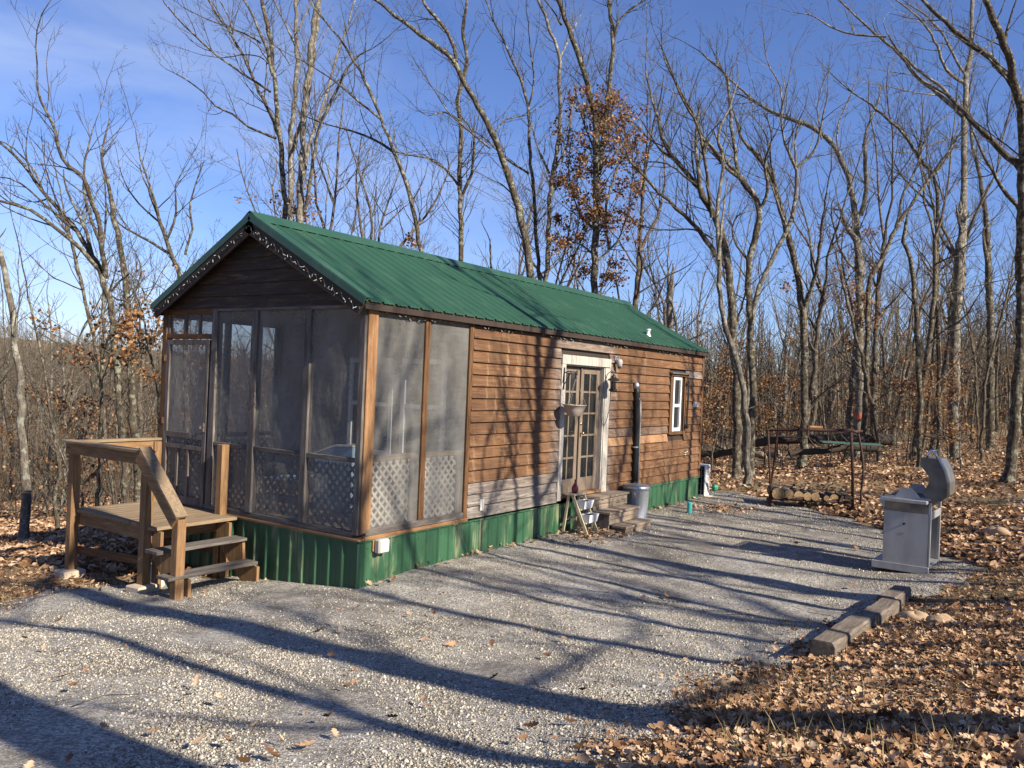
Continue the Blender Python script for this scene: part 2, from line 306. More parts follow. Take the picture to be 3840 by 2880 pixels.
class MB:
    def __init__(s): s.v = []; s.f = []
    def add(s, vs, fs):
        o = len(s.v); s.v += [tuple(map(float, q)) for q in vs]; s.f += [tuple(i+o for i in f) for f in fs]; return s
    def box(s, a, b, j=0, rnd=None):
        x0, y0, z0 = a; x1, y1, z1 = b
        vs = [(x0, y0, z0), (x1, y0, z0), (x1, y1, z0), (x0, y1, z0), (x0, y0, z1), (x1, y0, z1), (x1, y1, z1), (x0, y1, z1)]
        if j: vs = [tuple(c+rng.uniform(-j, j) for c in q) for q in vs]
        return s.add(vs, [(0, 3, 2, 1), (4, 5, 6, 7), (0, 1, 5, 4), (1, 2, 6, 5), (2, 3, 7, 6), (3, 0, 4, 7)])
    def beam(s, a, b, w, h, up=(0, 0, 1)):
        a = Vector(a); b = Vector(b); d = (b-a).normalized(); sd_ = d.cross(Vector(up)).normalized(); u = sd_.cross(d)
        vs = []
        for p in (a, b):
            for i, k in ((-1, -1), (1, -1), (1, 1), (-1, 1)): vs.append(p+sd_*(w/2*i)+u*(h/2*k))
        return s.add(vs, [(0, 3, 2, 1), (4, 5, 6, 7), (0, 1, 5, 4), (1, 2, 6, 5), (2, 3, 7, 6), (3, 0, 4, 7)])
    def prism(s, poly, d):
        """poly: list of 3d points (planar), d: extrusion vector"""
        n = len(poly); d = Vector(d); vs = [Vector(p) for p in poly]; vs += [p+d for p in vs]
        return s.add(vs, [tuple(range(n-1, -1, -1)), tuple(range(n, 2*n))]+[(i, (i+1) % n, n+(i+1) % n, n+i) for i in range(n)])
    def tube(s, pts, r, n=8, cap=True):
        pts = [Vector(p) for p in pts]; rr = r if hasattr(r, '__len__') else [r]*len(pts); o = len(s.v); prev = None
        for i, p in enumerate(pts):
            d = (pts[min(i+1, len(pts)-1)]-pts[max(i-1, 0)]).normalized()
            if prev is None: prev = d.orthogonal().normalized()
            prev = (prev-d*prev.dot(d)).normalized(); q = d.cross(prev)
            for k in range(n): a = 2*math.pi*k/n; s.v.append(tuple(p+(prev*math.cos(a)+q*math.sin(a))*rr[i]))
        for i in range(len(pts)-1):
            for k in range(n): s.f.append((o+i*n+k, o+i*n+(k+1) % n, o+(i+1)*n+(k+1) % n, o+(i+1)*n+k))
        if cap:
            s.f.append(tuple(o+k for k in range(n-1, -1, -1))); e = o+(len(pts)-1)*n; s.f.append(tuple(e+k for k in range(n)))
        return s
    def lathe(s, c, prof, n=24, flute=0, nf=0):
        o = len(s.v); c = Vector(c)
        for r, z in prof:
            for k in range(n):
                a = 2*math.pi*k/n; rr = r*(1+(flute*math.cos(nf*a) if nf else 0)); s.v.append((c.x+rr*math.cos(a), c.y+rr*math.sin(a), c.z+z))
        for i in range(len(prof)-1):
            for k in range(n): s.f.append((o+i*n+k, o+i*n+(k+1) % n, o+(i+1)*n+(k+1) % n, o+(i+1)*n+k))
        s.f.append(tuple(o+k for k in range(n-1, -1, -1))); e = o+(len(prof)-1)*n; s.f.append(tuple(e+k for k in range(n)))
        return s
    def build(s, name, mat, parent=None, smooth=False, bevel=0):
        off = Vector((0, 0, 0)); q = parent
        while q is not None: off += Vector(q.get('_o', (0, 0, 0))); q = q.parent
        me = bpy.data.meshes.new(name); me.from_pydata([(x-off.x, y-off.y, z-off.z) for x, y, z in s.v], [], s.f)
        me.materials.append(mat); me.update()
        if smooth: me.polygons.foreach_set('use_smooth', [True]*len(me.polygons))
        o = bpy.data.objects.new(name, me); COL.objects.link(o)
        if parent is not None: o.parent = parent
        if bevel:
            b = o.modifiers.new('bevel', 'BEVEL'); b.width = bevel; b.segments = 1; b.limit_method = 'ANGLE'; b.angle_limit = R(40)
        return o
def thing(name, label, cat, loc=(0, 0, 0), group=None):
    o = bpy.data.objects.new(name, None); COL.objects.link(o); o.location = loc; o.empty_display_size = .1
    o['_o'] = tuple(float(v) for v in loc); tag(o, label, cat, group); return o
def tag(o, label, cat, group=None):
    o['label'] = label; o['category'] = cat
    if group: o['group'] = group
    return o
def struct(o, kind='structure'): o['kind'] = kind; return o
def rebase(o):      # put a one-mesh thing's origin at its base centre
    me = o.data; n = len(me.vertices); a = np.empty(n*3, dtype=np.float32); me.vertices.foreach_get('co', a); a = a.reshape(-1, 3)
    c = np.array([(a[:, 0].min()+a[:, 0].max())/2, (a[:, 1].min()+a[:, 1].max())/2, a[:, 2].min()]); a -= c
    me.vertices.foreach_set('co', a.ravel()); me.update(); o.location = tuple(float(q) for q in c); return o

# batched tubes for trees
class TB:
    def __init__(s): s.d = {}
    def add(s, pts, rad, k): s.d.setdefault((len(pts), k), []).append((pts, rad))
    def mesh(s, name, mat, origin=(0, 0, 0)):
        Vs, Fs, o = [], [], 0
        for (n, k), L in s.d.items():
            Pp = np.array([l[0] for l in L], float); Rr = np.array([l[1] for l in L], float)
            D = np.empty_like(Pp); D[:, 1:-1] = Pp[:, 2:]-Pp[:, :-2]; D[:, 0] = Pp[:, 1]-Pp[:, 0]; D[:, -1] = Pp[:, -1]-Pp[:, -2]
            D /= np.linalg.norm(D, axis=2, keepdims=True)+1e-9
            ov = Pp[:, -1]-Pp[:, 0]; ref = np.zeros_like(ov); ref[np.arange(len(ov)), np.argmin(np.abs(ov), axis=1)] = 1
            A = np.cross(D, ref[:, None, :]); A /= np.linalg.norm(A, axis=2, keepdims=True)+1e-9; B = np.cross(D, A)
            ang = np.arange(k)*2*math.pi/k
            V = Pp[:, :, None, :]+Rr[:, :, None, None]*(A[:, :, None, :]*np.cos(ang)[None, None, :, None]+B[:, :, None, :]*np.sin(ang)[None, None, :, None])
            m = len(L); Vs.append(V.reshape(-1, 3)); base = (np.arange(m)*n*k)[:, None, None]; i = (np.arange(n-1)*k)[None, :, None]; q = np.arange(k)[None, None, :]; q2 = (q+1) % k
            Fs.append(np.stack([base+i+q, base+i+q2, base+i+k+q2, base+i+k+q], -1).reshape(-1, 4)+o); o += m*n*k
        return mesh_np(name, np.concatenate(Vs)-np.array(origin), np.concatenate(Fs), mat, True)
def sides(r): return 8 if r > .07 else 5 if r > .022 else 3
def grow(tb, p, d, L, r, lev, rg, upb=.05, rmin=.006, dens=2.0, tips=None):
    n = max(3, min(9, int(L/.28)+2)); pts = [p]; rad = [r]; d = d/np.linalg.norm(d)
    for i in range(n-1):
        d = d+np.array([rg.gauss(0, .13), rg.gauss(0, .13), rg.gauss(0, .10)+upb]); d /= np.linalg.norm(d)
        p = p+d*(L/(n-1)); pts.append(p); rad.append(max(rmin*.8, r*(1-.72*(i+1)/(n-1))))
    tb.add(pts, rad, sides(r))
    if tips is not None and lev <= 1: tips.append((pts[-1], d)); tips.append((pts[len(pts)//2], d))
    if lev > 0:
        for c in range(max(2, int(L*dens*rg.uniform(.8, 1.2)))):
            t = rg.uniform(.18, 1) ** .9; f = t*(n-1); i = min(int(f), n-2); q = pts[i]+(pts[i+1]-pts[i])*(f-i); dd = pts[i+1]-pts[i]; dd = dd/np.linalg.norm(dd)
            v = np.array([rg.gauss(0, 1), rg.gauss(0, 1), rg.gauss(0, 1)+.25]); v -= dd*(v@dd); v /= np.linalg.norm(v)
            a = rg.uniform(.45, .95); nd = dd*math.cos(a)+v*math.sin(a); rr = max(rmin, rad[i]*rg.uniform(.35, .6))
            grow(tb, q, nd, L*rg.uniform(.28, .52)*(1.1-.45*t), rr, lev-1, rg, upb, rmin, dens*1.15, tips)

def leaf_template(lobed=True):
    if lobed: T = [(0, .02), (.15, .13), (.24, .06), (.4, .3), (.5, .13), (.64, .36), (.74, .17), (.88, .2), (1, .02)]
    else: T = [(0, .02), (.35, .3), (.7, .3), (1, .03)]
    n = len(T); V = []; Fc = []
    for t, w in T: V += [(t-.5, -w, .32*w+.10*(t-.5)**2*4), (t-.5, 0, .10*(t-.5)**2*4), (t-.5, w, .32*w+.10*(t-.5)**2*4)]
    for i in range(n-1):
        a = 3*i; Fc += [(a, a+3, a+4, a+1), (a+1, a+4, a+5, a+2)]
    return np.array(V), np.array(Fc)
def scatter(name, T, Fc, pos, size, tilt, mat, rs, squash=None):
    n = len(pos); k = len(T)
    yaw = rs.uniform(0, 2*math.pi, n); ax = rs.normal(0, tilt, n); ay = rs.normal(0, tilt, n)
    Z = np.zeros(n); O = np.ones(n)
    def rz(a): return np.stack([np.cos(a), -np.sin(a), Z, np.sin(a), np.cos(a), Z, Z, Z, O], -1).reshape(-1, 3, 3)
    def rx(a): return np.stack([O, Z, Z, Z, np.cos(a), -np.sin(a), Z, np.sin(a), np.cos(a)], -1).reshape(-1, 3, 3)
    def ry(a): return np.stack([np.cos(a), Z, np.sin(a), Z, O, Z, -np.sin(a), Z, np.cos(a)], -1).reshape(-1, 3, 3)
    Mx = rz(yaw) @ rx(ax) @ ry(ay)
    TT = np.broadcast_to(T, (n, k, 3)).copy()
    if squash is not None: TT = TT*rs.uniform(squash[0], squash[1], (n, 1, 3))
    TT[:, :, 2] *= rs.uniform(.3, 1.8, (n, 1))
    V = np.einsum('nij,nkj->nki', Mx, TT)*size[:, None, None]+pos[:, None, :]
    Fa = (Fc[None]+(np.arange(n)*k)[:, None, None]).reshape(-1, Fc.shape[1])
    return mesh_np(name, V.reshape(-1, 3), Fa, mat)
LT, LF = leaf_template(True); ST, SF = leaf_template(False)

# ------------------------------------------------------------------ terrain
def grid_mesh(name, xs, ys, zf, mat, keep=None):
    X, Y = np.meshgrid(xs, ys); Z = zf(X, Y); V = np.stack([X, Y, Z], -1).reshape(-1, 3); nx, ny = len(xs), len(ys)
    i, j = np.meshgrid(np.arange(nx-1), np.arange(ny-1)); a = (j*nx+i).ravel(); Fq = np.stack([a, a+1, a+nx+1, a+nx], -1)
    if keep is not None:
        k = keep(X, Y).ravel(); Fq = Fq[k[Fq].any(axis=1)]
        us, inv = np.unique(Fq, return_inverse=True); V = V[us]; Fq = inv.reshape(-1, 4)
    me = mesh_np(name, V, Fq, mat, True); o = bpy.data.objects.new(name, me); COL.objects.link(o); return o
def axis(a, b, c, d, fine, coarse, g=1.12):
    xs = list(np.arange(b, c+1e-6, fine)); s = fine; x = c
    while x < d: s = min(s*g, coarse); x += s; xs.append(x)
    s = fine; x = b; L = []
    while x > a: s = min(s*g, coarse); x -= s; L.append(x)
    return np.array(L[::-1]+xs)
def Hfar(X, Y):
    h = H(X, Y); r = np.hypot(X-CAM[0], Y-CAM[1])
    hill = 22*sm((r-190)/330)*sm((-X-60)/120)*(.75+.25*np.sin(X*.011+Y*.006))
    return h+hill + sm((r-90)/300)*5
ground_o = struct(grid_mesh('ground', axis(-1400, -9, 9, 900, .2, 60), axis(-500, -8, 16, 1400, .2, 60), Hfar, M['ground']))
GP = [(6.4, -9), (6.1, -5.2)]+[tuple(at(a_*1.736, b_*1.736)[:2]) for a_, b_ in ((1440, 1740), (1470, 1640), (1500, 1570), (1555, 1500), (1650, 1450), (1722, 1425))]+[ (5.1, 2.2), (5.25, 3.6), (5.95, 4.6), (5.9, 5.9), (4.6, 8.2), (3.6, 9.9), (1.8, 11.6), (-.2, 12.6), (-1.5, 12.2), (-1.5, 1), (-2.8, -.4), (-3.0, -1.7), (-2.9, -2.4), (-2.3, -3.2), (-2.0, -3.7), (-1.9, -4.6), (-3.5, -7), (-5, -12), (6.5, -12)]
def poly_sd(X, Y, Pg):
    d = np.full(X.shape, 1e9); ins = np.zeros(X.shape, bool); n = len(Pg)
    for i in range(n):
        ax_, ay_ = Pg[i]; bx, by = Pg[(i+1) % n]; ex, ey = bx-ax_, by-ay_; t = np.clip(((X-ax_)*ex+(Y-ay_)*ey)/(ex*ex+ey*ey), 0, 1)
        d = np.minimum(d, np.hypot(X-ax_-t*ex, Y-ay_-t*ey))
        c = (ay_ > Y) != (by > Y); xx = ex*(Y-ay_)/(ey if ey else 1e-9)+ax_; ins ^= c & (X < xx)
    return np.where(ins, d, -d)
def wob(X, Y): return .16*np.sin(X*3.1+1.3*np.sin(Y*2.2))*np.sin(Y*2.7+1)+.08*np.sin(X*8+Y*5)+.07*np.sin(Y*11-X*3)+.04*np.sin(X*23+Y*17)
def gsd(X, Y): return poly_sd(X, Y, GP)+wob(X, Y)
def gz(X, Y):
    s = gsd(X, Y); pile = .12*np.exp(-((X+2.6)**2/.9+(Y+2.0)**2/.35))
    return H(X, Y)+np.clip(s*.12, -.03, .018)+.008*np.sin(X*5+Y*3)*np.sin(Y*6)+pile*(s > -.3)
struct(grid_mesh('gravel_drive', np.arange(-5.5, 7.3, .07), np.arange(-12.5, 13.2, .07), gz, M['gravel'], keep=lambda X, Y: (gsd(X, Y) > -.25)))

def infan(Pp, m=250):
    d = Pp-CAM; z = d@FW; X = 1920+F*(d@RT)/np.maximum(z, .1); Y = 1440-F*(d@UP)/np.maximum(z, .1)
    return (z > .5) & (X > -m) & (X < IW+m) & (Y < IH+m), z
def rand_ground(n, dmin, dmax, rs, power=1.0):
    """random points on the ground in the camera's view, density falling with distance"""
    u = rs.uniform(0, 1, n); D = dmin*(dmax/dmin)**(u**power); Xp = rs.uniform(-250, IW+250, n)
    lat = (Xp-1920)/F*D; x = CAM[0]+FW[0]*D+RT[0]*lat; y = CAM[1]+FW[1]*D+RT[1]*lat; return x, y
def incabin(x, y, m=.05): return (x > -4.05-m) & (x < m) & (y > -m) & (y < 10.7+m)
rs = np.random.RandomState(21)
# small stones
x, y = rand_ground(420000, 3.0, 21, rs, .8); s = gsd(x, y)
bare = np.sin(x*1.7+np.sin(y*1.3)*2)*np.sin(y*1.9+x*.6)+.5*np.sin(x*4.1+y*3.3)
k = (s > rs.uniform(-.25, .25, len(x))) & ~incabin(x, y) & (bare < rs.uniform(-.9, 1.1, len(x))); x, y = x[k], y[k]
oct_ = np.array([(1, 0, 0), (0, 1, 0), (-1, 0, 0), (0, -1, 0), (0, 0, .75), (0, 0, -.75)]); of = np.array([(0, 1, 4), (1, 2, 4), (2, 3, 4), (3, 0, 4), (1, 0, 5), (2, 1, 5), (3, 2, 5), (0, 3, 5)])
sz = rs.gamma(2.4, .0016, len(x))+.0022; sz = np.minimum(sz, .016); sz *= 1+.5*sm((np.hypot(x-CAM[0], y-CAM[1])-9)/10)
me = scatter('loose_gravel', oct_, of, np.stack([x, y, gz(x, y)+sz*.2], -1), sz, .5, M['stone'], rs, squash=(.65, 1.25))
struct_o = bpy.data.objects.new('loose_gravel', me); COL.objects.link(struct_o); struct(struct_o, 'stuff')
# leaf litter
def leaf_field(name, x, y, sz, T, Fc, tilt, lift=.012):
    z = H(x, y); g = gsd(x, y); z = np.where(g > -.2, np.maximum(z, gz(x, y)), z)
    me = scatter(name, T, Fc, np.stack([x, y, z+lift+rs.uniform(0, .035, len(x))], -1), sz, tilt, M['litter'], rs)
    o = bpy.data.objects.new(name, me); COL.objects.link(o); return struct(o, 'stuff')
x, y = rand_ground(80000, 2.6, 13, rs, 1.0); g = gsd(x, y)
thin = .5+.5*np.sin(x*1.3+2*np.sin(y*.9))*np.sin(y*1.1+.7)
k = (g < rs.normal(-.05, .14, len(x))) & ~incabin(x, y) & (rs.uniform(0, 1, len(x)) < .12+1.0*thin) & ~((x < -1.5) & (rs.uniform(0, 1, len(x)) < .75)); x, y = x[k], y[k]
leaf_field('fallen_leaves', x, y, .03+.08*rs.beta(1.5, 2.4, len(x)), LT, LF, .42)
x, y = rand_ground(105000, 11, 46, rs, .85); g = gsd(x, y)
thin = .5+.5*np.sin(x*.9+2*np.sin(y*.5))*np.sin(y*.7+.7); yd = np.exp(-((y-15)/2.0)**2)*(x > -1)
k = (g < -.1) & ~incabin(x, y) & (rs.uniform(0, 1, len(x)) < (.25+.9*thin)*(1-.75*yd)); x, y = x[k], y[k]
leaf_field('leaf_litter', x, y, rs.uniform(.07, .16, len(x)), ST, SF, .5)
# stray leaves on the gravel, more along the cabin wall, the steps and one drift on the pad
sx_, sy_ = rand_ground(520, 3.2, 18, rs); k = (gsd(sx_, sy_) > 0) & ~incabin(sx_, sy_, .2); sx_, sy_ = sx_[k][:150], sy_[k][:150]
ax_ = [sx_, rs.uniform(.03, .2, 120), rs.normal(.6, .25, 260), rs.normal(1.05, .35, 200)]
ay_ = [sy_, rs.uniform(.1, 10.5, 120), rs.normal(4.9, .4, 260), rs.normal(9.3, .3, 200)]
x = np.concatenate(ax_); y = np.concatenate(ay_); k = ~incabin(x, y, .02); x, y = x[k], y[k]
leaf_field('stray_leaves', x, y, rs.uniform(.04, .11, len(x)), LT, LF, .35, .02)
x, y = rand_ground(60000, 2.6, 11, rs, 1.0); k = (gsd(x, y) < rs.normal(.05, .2, len(x))) & ~incabin(x, y); x, y = x[k], y[k]
leaf_field('leaf_crumbs', x, y, rs.uniform(.012, .045, len(x)), ST, SF, .7, .004)
# dry grass
x, y = rand_ground(60000, 3, 34, rs, .9); g = gsd(x, y)
pat = np.sin(x*.8+1)*np.sin(y*.6)+.6*np.sin(x*2.1+y*1.7)
w = np.where(x < -2.5, .5, np.where((y > 12.5) & (y < 18), .45, .16)); k = (g < -.05) & ~incabin(x, y) & (rs.uniform(0, 1, len(x)) < w+.25*pat); x, y = x[k], y[k]
BT = np.array([(-.035, 0, 0), (.035, 0, 0), (.02, .12, .55), (-.02, .12, .55), (0, .4, 1.0)]); BF = np.array([(0, 1, 2), (0, 2, 3), (3, 2, 4)])
me = scatter('dry_grass', BT, BF, np.stack([x, y, H(x, y)], -1), rs.uniform(.04, .13, len(x)), .5, M['straw'], rs)
go = bpy.data.objects.new('dry_grass', me); COL.objects.link(go); struct(go, 'stuff')
# small fallen twigs
tw = TB(); x, y = rand_ground(500, 3, 30, rs)
for a, b in zip(x, y):
    g1 = float(gsd(np.array(a), np.array(b)))
    if incabin(a, b, .1) or (g1 > 0 and rng.random() < .9): continue
    L = rng.uniform(.15, .7); an = rng.uniform(0, 6.28); pts = [np.array([a+math.cos(an)*L*t+rng.gauss(0, .015), b+math.sin(an)*L*t+rng.gauss(0, .015), float(H(a, b))+.035+rng.uniform(0, .05)]) for t in (0, .33, .66, 1)]
    tw.add(pts, [.0035, .003, .0025, .0015], 3)
me = tw.mesh('fallen_twigs', M['bark']); o = bpy.data.objects.new('fallen_twigs', me); COL.objects.link(o); struct(o, 'stuff')

# ================================================================== CABIN
Wd, Ln, SK, HT = 4.01, 10.70, .575, 3.337; RZ, OV, EV, EZ = 4.54, .16, .10, 3.41
cabin = thing('cabin', 'long narrow brown cabin with green metal roof and grey screened porch', 'cabin', (0, 0, 0))
def cut_boards(mb, z0, z1, y0, y1, ops, proud=(.040, .004), back=-.015):
    """lap boards on the plane x=0 facing +x, with openings ops=(ya,yb,za,zb)"""
    spans = [(y0, y1)]
    for (a, b, c, d) in ops:
        if z1 > c+.01 and z0 < d-.01:
            ns = []
            for s0, s1 in spans:
                if b <= s0 or a >= s1: ns.append((s0, s1)); continue
                if a > s0: ns.append((s0, a))
                if b < s1: ns.append((b, s1))
            spans = ns
    for s0, s1 in spans:
        cuts = [s0]; 
        while s1-cuts[-1] > 3.2: cuts.append(cuts[-1]+rng.uniform(1.6, 3.4))
        if s1-cuts[-1] < .4 and len(cuts) > 1: cuts.pop()
        cuts.append(s1)
        for a, b in zip(cuts[:-1], cuts[1:]):
            w = rng.uniform(-.002, .003)
            mb.prism([(back, a+.001, z0), (proud[0]+w, a+.001, z0+rng.uniform(-.003, .003)), (proud[1], a+.001, z1+.004), (back, a+.001, z1+.004)], (0, b-a-.003, 0))
DO = (4.45, 6.15, 0, 3.01); WO = (8.84, 9.70, 1.57, 2.86)
mb = MB(); dz = .1677
for i in range(16): cut_boards(mb, .60+i*dz, .60+(i+1)*dz, 2.06, Ln-.07, [DO, WO])
mb.build('wall', M['siding'], cabin)
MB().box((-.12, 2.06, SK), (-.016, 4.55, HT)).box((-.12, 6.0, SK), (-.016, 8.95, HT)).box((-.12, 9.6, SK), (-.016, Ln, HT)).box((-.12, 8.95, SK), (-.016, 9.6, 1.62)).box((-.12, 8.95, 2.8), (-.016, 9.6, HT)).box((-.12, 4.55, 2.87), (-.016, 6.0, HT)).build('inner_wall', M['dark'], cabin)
MB().box((-Wd+.02, Ln-.1, SK), (-.13, Ln-.02, HT)).prism([(-Wd, Ln-.02, HT), (0, Ln-.02, HT), (-Wd/2, Ln-.02, RZ-.03)], (0, -.05, 0)).build('wall', M['brown_x'], cabin)
MB().box((-Wd, 2.06, SK), (-Wd+.1, Ln-.1, HT)).build('wall', M['brown_y'], cabin)
MB().box((-.02, Ln-.07, SK), (.035, Ln+.02, HT)).box((-.10, Ln-.02, SK), (-.022, Ln+.022, HT)).build('corner_board', M['brown_z'], cabin)
# dark room behind the doors and window, so glass looks into a real room
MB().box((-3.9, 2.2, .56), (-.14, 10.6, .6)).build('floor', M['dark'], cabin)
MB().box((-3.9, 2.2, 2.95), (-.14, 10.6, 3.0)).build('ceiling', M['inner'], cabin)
# frieze under the eave
MB().box((-.01, .0, HT-.015), (.032, Ln, HT+.05)).build('frieze_board', M['brown_y'], cabin)
# gable, front: dark lap boards
mb = MB(); z = 3.362; k = 0
while z < RZ-.1:
    z1 = min(z+.165, RZ-.06)
    def hw(q): return max(.02, (Wd/2)*(RZ-.03-q)/(RZ-.03-HT))
    mid = -Wd/2; jog = rng.uniform(-.4, .4)
    for (a, b) in ((-1, jog), (jog, 1)):
        xa0 = mid+hw(z)*a if a == -1 else mid+jog; xb0 = mid+jog if b == jog else mid+hw(z)
        xa1 = mid+hw(z1)*a if a == -1 else mid+jog; xb1 = mid+jog if b == jog else mid+hw(z1)
        if hw(z1) < .42: 
            if a != -1: continue
            xb0, xb1 = mid+hw(z), mid+hw(z1)
        y0, y1 = -.026+rng.uniform(-.003, .003), -.006
        mb.add([(xa0, y0, z), (xb0-.002, y0, z), (xb1-.002, y1, z1+.004), (xa1, y1, z1+.004), (xa0, .02, z), (xb0, .02, z), (xb1, .02, z1+.004), (xa1, .02, z1+.004)],
               [(0, 1, 2, 3), (4, 7, 6, 5), (0, 4, 5, 1), (3, 2, 6, 7), (1, 5, 6, 2), (0, 3, 7, 4)])
    z = z1
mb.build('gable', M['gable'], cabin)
# ---------------- porch frame
def pb(a, b, m, name='porch_post', par=None, bv=.004): return MB().box(a, b).build(name, M[m], par or cabin, bevel=bv)
for xa, xb in ((-2.905, -2.79), (-2.066, -1.945), (-1.036, -.93)): pb((xa, -.028, .672), (xb, .07, 3.318 if xa > -2.9 else 3.36), 'grey_z')
pb((-.083, -.03, .64), (.004, .085, 3.33), 'grey_z'); pb((.004, .004, .66), (.03, .165, 3.32), 'orange_z')
pb((-.02, 1.037, .70), (.03, 1.133, 3.30), 'brown_z'); pb((-.02, 1.973, .60), (.035, 2.058, 3.32), 'brown_z')
pb((-4.05, -.03, .58), (-3.955, .08, 3.36), 'brown_z')
for ya in (1.0, 1.97): pb((-Wd-.02, ya, .6), (-Wd+.05, ya+.09, 3.3), 'grey_z')
rail = lambda a, b, m: pb(a, b, m, 'porch_rail')
rail((-2.79, -.026, 3.319), (-.083, .05, 3.36), 'grey_x'); rail((-4.0, -.02, .60), (-.083, .05, .672), 'grey_x')
for xa, xb in ((-2.79, -2.066), (-1.945, -1.036), (-.93, -.083)): rail((xa, -.018, 1.487), (xb, .03, 1.541), 'grey_x')
rail((.002, .166, 3.283), (.028, 1.973, 3.325), 'brown_y'); rail((-.01, .088, .62), (.033, 1.973, .702), 'grey_y')
rail((-.085, .166, 1.494), (-.03, 1.037, 1.562), 'deckw_y'); rail((-.085, 1.133, 1.494), (-.03, 1.973, 1.562), 'deckw_y')
rail((-Wd-.02, .08, 1.49), (-Wd+.05, 1.97, 1.55), 'grey_y'); rail((-Wd-.02, .08, .6), (-Wd+.05, 2.06, .68), 'grey_y'); rail((-Wd-.02, .08, 3.25), (-Wd+.05, 2.06, 3.34), 'grey_y')
rail((-4.03, -.045, .572), (.045, .06, .60), 'orange_x'); rail((.003, .06, .575), (.05, 2.06, .618), 'orange_y')
pb((-3.955, -.02, 3.29), (-2.905, .05, 3.36), 'brown_x', 'header'); pb((-3.955, -.022, 2.945), (-2.905, .06, 3.012), 'brown_x', 'header')
for xa in (-3.955, -3.56, -3.24): pb((xa, -.01, 3.012), (xa+.045, .03, 3.29), 'grey_z', 'transom_slat')
# screens (wrinkled sheets)
def sheet(a, b, fixed, axis_, name='screen_panel', par=None, amp=.012, seed=0):
    r_ = random.Random(seed+int(a[0]*100)); (u0, w0), (u1, w1) = a, b; nu, nw = 9, 18; ph = [r_.uniform(0, 6) for _ in range(6)]; vs = []; fs = []
    for j in range(nw+1):
        for i in range(nu+1):
            u = u0+(u1-u0)*i/nu; w = w0+(w1-w0)*j/nw; e = math.sin(math.pi*i/nu)*math.sin(math.pi*j/nw)
            o = amp*e*(math.sin(u*5+ph[0])+.8*math.sin(w*4+ph[1])+.6*math.sin(w*11+u*7+ph[2]))
            vs.append((u, fixed+o, w) if axis_ == 'y' else (fixed+o, u, w))
    for j in range(nw):
        for i in range(nu): q = j*(nu+1)+i; fs.append((q, q+1, q+nu+2, q+nu+1))
    return MB().add(vs, fs).build(name, M['screen'], par or cabin, smooth=True)
for i, (xa, xb) in enumerate(((-2.79, -2.066), (-1.945, -1.036), (-.93, -.083))):
    sheet((xa, 1.541), (xb, 3.319), .006, 'y', seed=i); sheet((xa, .672), (xb, 1.487), .006, 'y', seed=i+5)
sheet((.166, .702), (1.037, 3.283), .0, 'x', seed=11); sheet((1.133, .702), (1.973, 3.283), .0, 'x', seed=12)
sheet((.08, .68), (1.0, 3.25), -Wd+.012, 'x', seed=13); sheet((1.09, .68), (1.97, 3.25), -Wd+.012, 'x', seed=14)
sheet((-3.91, 3.012), (-2.905, 3.29), .012, 'y', seed=15, amp=.004)
# lattice
def lattice(u0, u1, w0, w1, fixed, axis_, m='deckw_z', sp=.125, wd=.034, t=.006, par=None, sgn=1):
    mb = MB()
    for k, s in ((0, 1), (1, -1)):
        c = -3.0
        while c < 8:
            pts = []                                      # clip line w = s*u*1.0 + c to the panel
            for u in (u0, u1):
                w = s*(u-u0)+c+w0-(0 if s > 0 else -0)
                pts.append((u, w))
            (ua, wa), (ub, wb) = pts
            lo, hi = 0., 1.
            dw = wb-wa
            for bound, sg in ((w0, 1), (w1, -1)):
                if abs(dw) > 1e-9:
                    tt = (bound-wa)/dw
                    if (dw > 0) == (sg > 0): lo = max(lo, tt)
                    else: hi = min(hi, tt)
            if hi-lo > .02:
                A = (ua+(ub-ua)*lo, wa+dw*lo); B = (ua+(ub-ua)*hi, wa+dw*hi); o = fixed+(k*t*1.05)*sgn
                if axis_ == 'x': mb.beam((o, A[0], A[1]), (o, B[0], B[1]), t, wd, up=(0, -s*.7, .7))
                else: mb.beam((A[0], o, A[1]), (B[0], o, B[1]), t, wd, up=(-s*.7, 0, .7))
            c += sp
    return mb.build('lattice', M[m], par or cabin)
lattice(.17, .95, .702, 1.49, -.05, 'x', 'whitewash_z'); lattice(1.14, 1.85, .702, 1.49, -.05, 'x', 'whitewash_z')
lattice(.1, 1.95, .70, 1.45, -Wd+.07, 'x', 'grey_z')
for xa, xb in ((-2.78, -2.07), (-1.94, -1.04), (-.925, -.1)): lattice(xa, xb, .70, 1.44, .09, 'y', 'grey_z')
pb((-.07, .90, .70), (-.035, .99, 1.494), 'grey_z', 'porch_stud', bv=0); pb((-.07, 1.87, .70), (-.035, 1.96, 1.494), 'grey_z', 'porch_stud', bv=0)
# porch floor, ceiling, inner wall with two windows
mb = MB()
for i in range(14): mb.box((-3.95+i*.28, .09, .565), (-3.95+i*.28+.272, 2.04, .6))
mb.build('porch_floor', M['deckw_y'], cabin); MB().box((-3.93, .06, 3.31), (-.04, 2.2, 3.345)).build('porch_ceiling', M['inner'], cabin)
W2 = [(-2.32, -1.42, 1.35, 2.8), (-1.25, -.42, 1.35, 2.8)]
mb = MB().box((-3.93, 2.06, .6), (-2.32, 2.14, 3.31)).box((-1.42, 2.06, .6), (-1.25, 2.14, 3.31)).box((-.42, 2.06, .6), (-.05, 2.14, 3.31))
mb.box((-2.32, 2.06, .6), (-1.42, 2.14, 1.35)).box((-2.32, 2.06, 2.8), (-1.42, 2.14, 3.31)).box((-1.25, 2.06, .6), (-.42, 2.14, 1.35)).box((-1.25, 2.06, 2.8), (-.42, 2.14, 3.31))
mb.build('inner_wall', M['inner'], cabin)
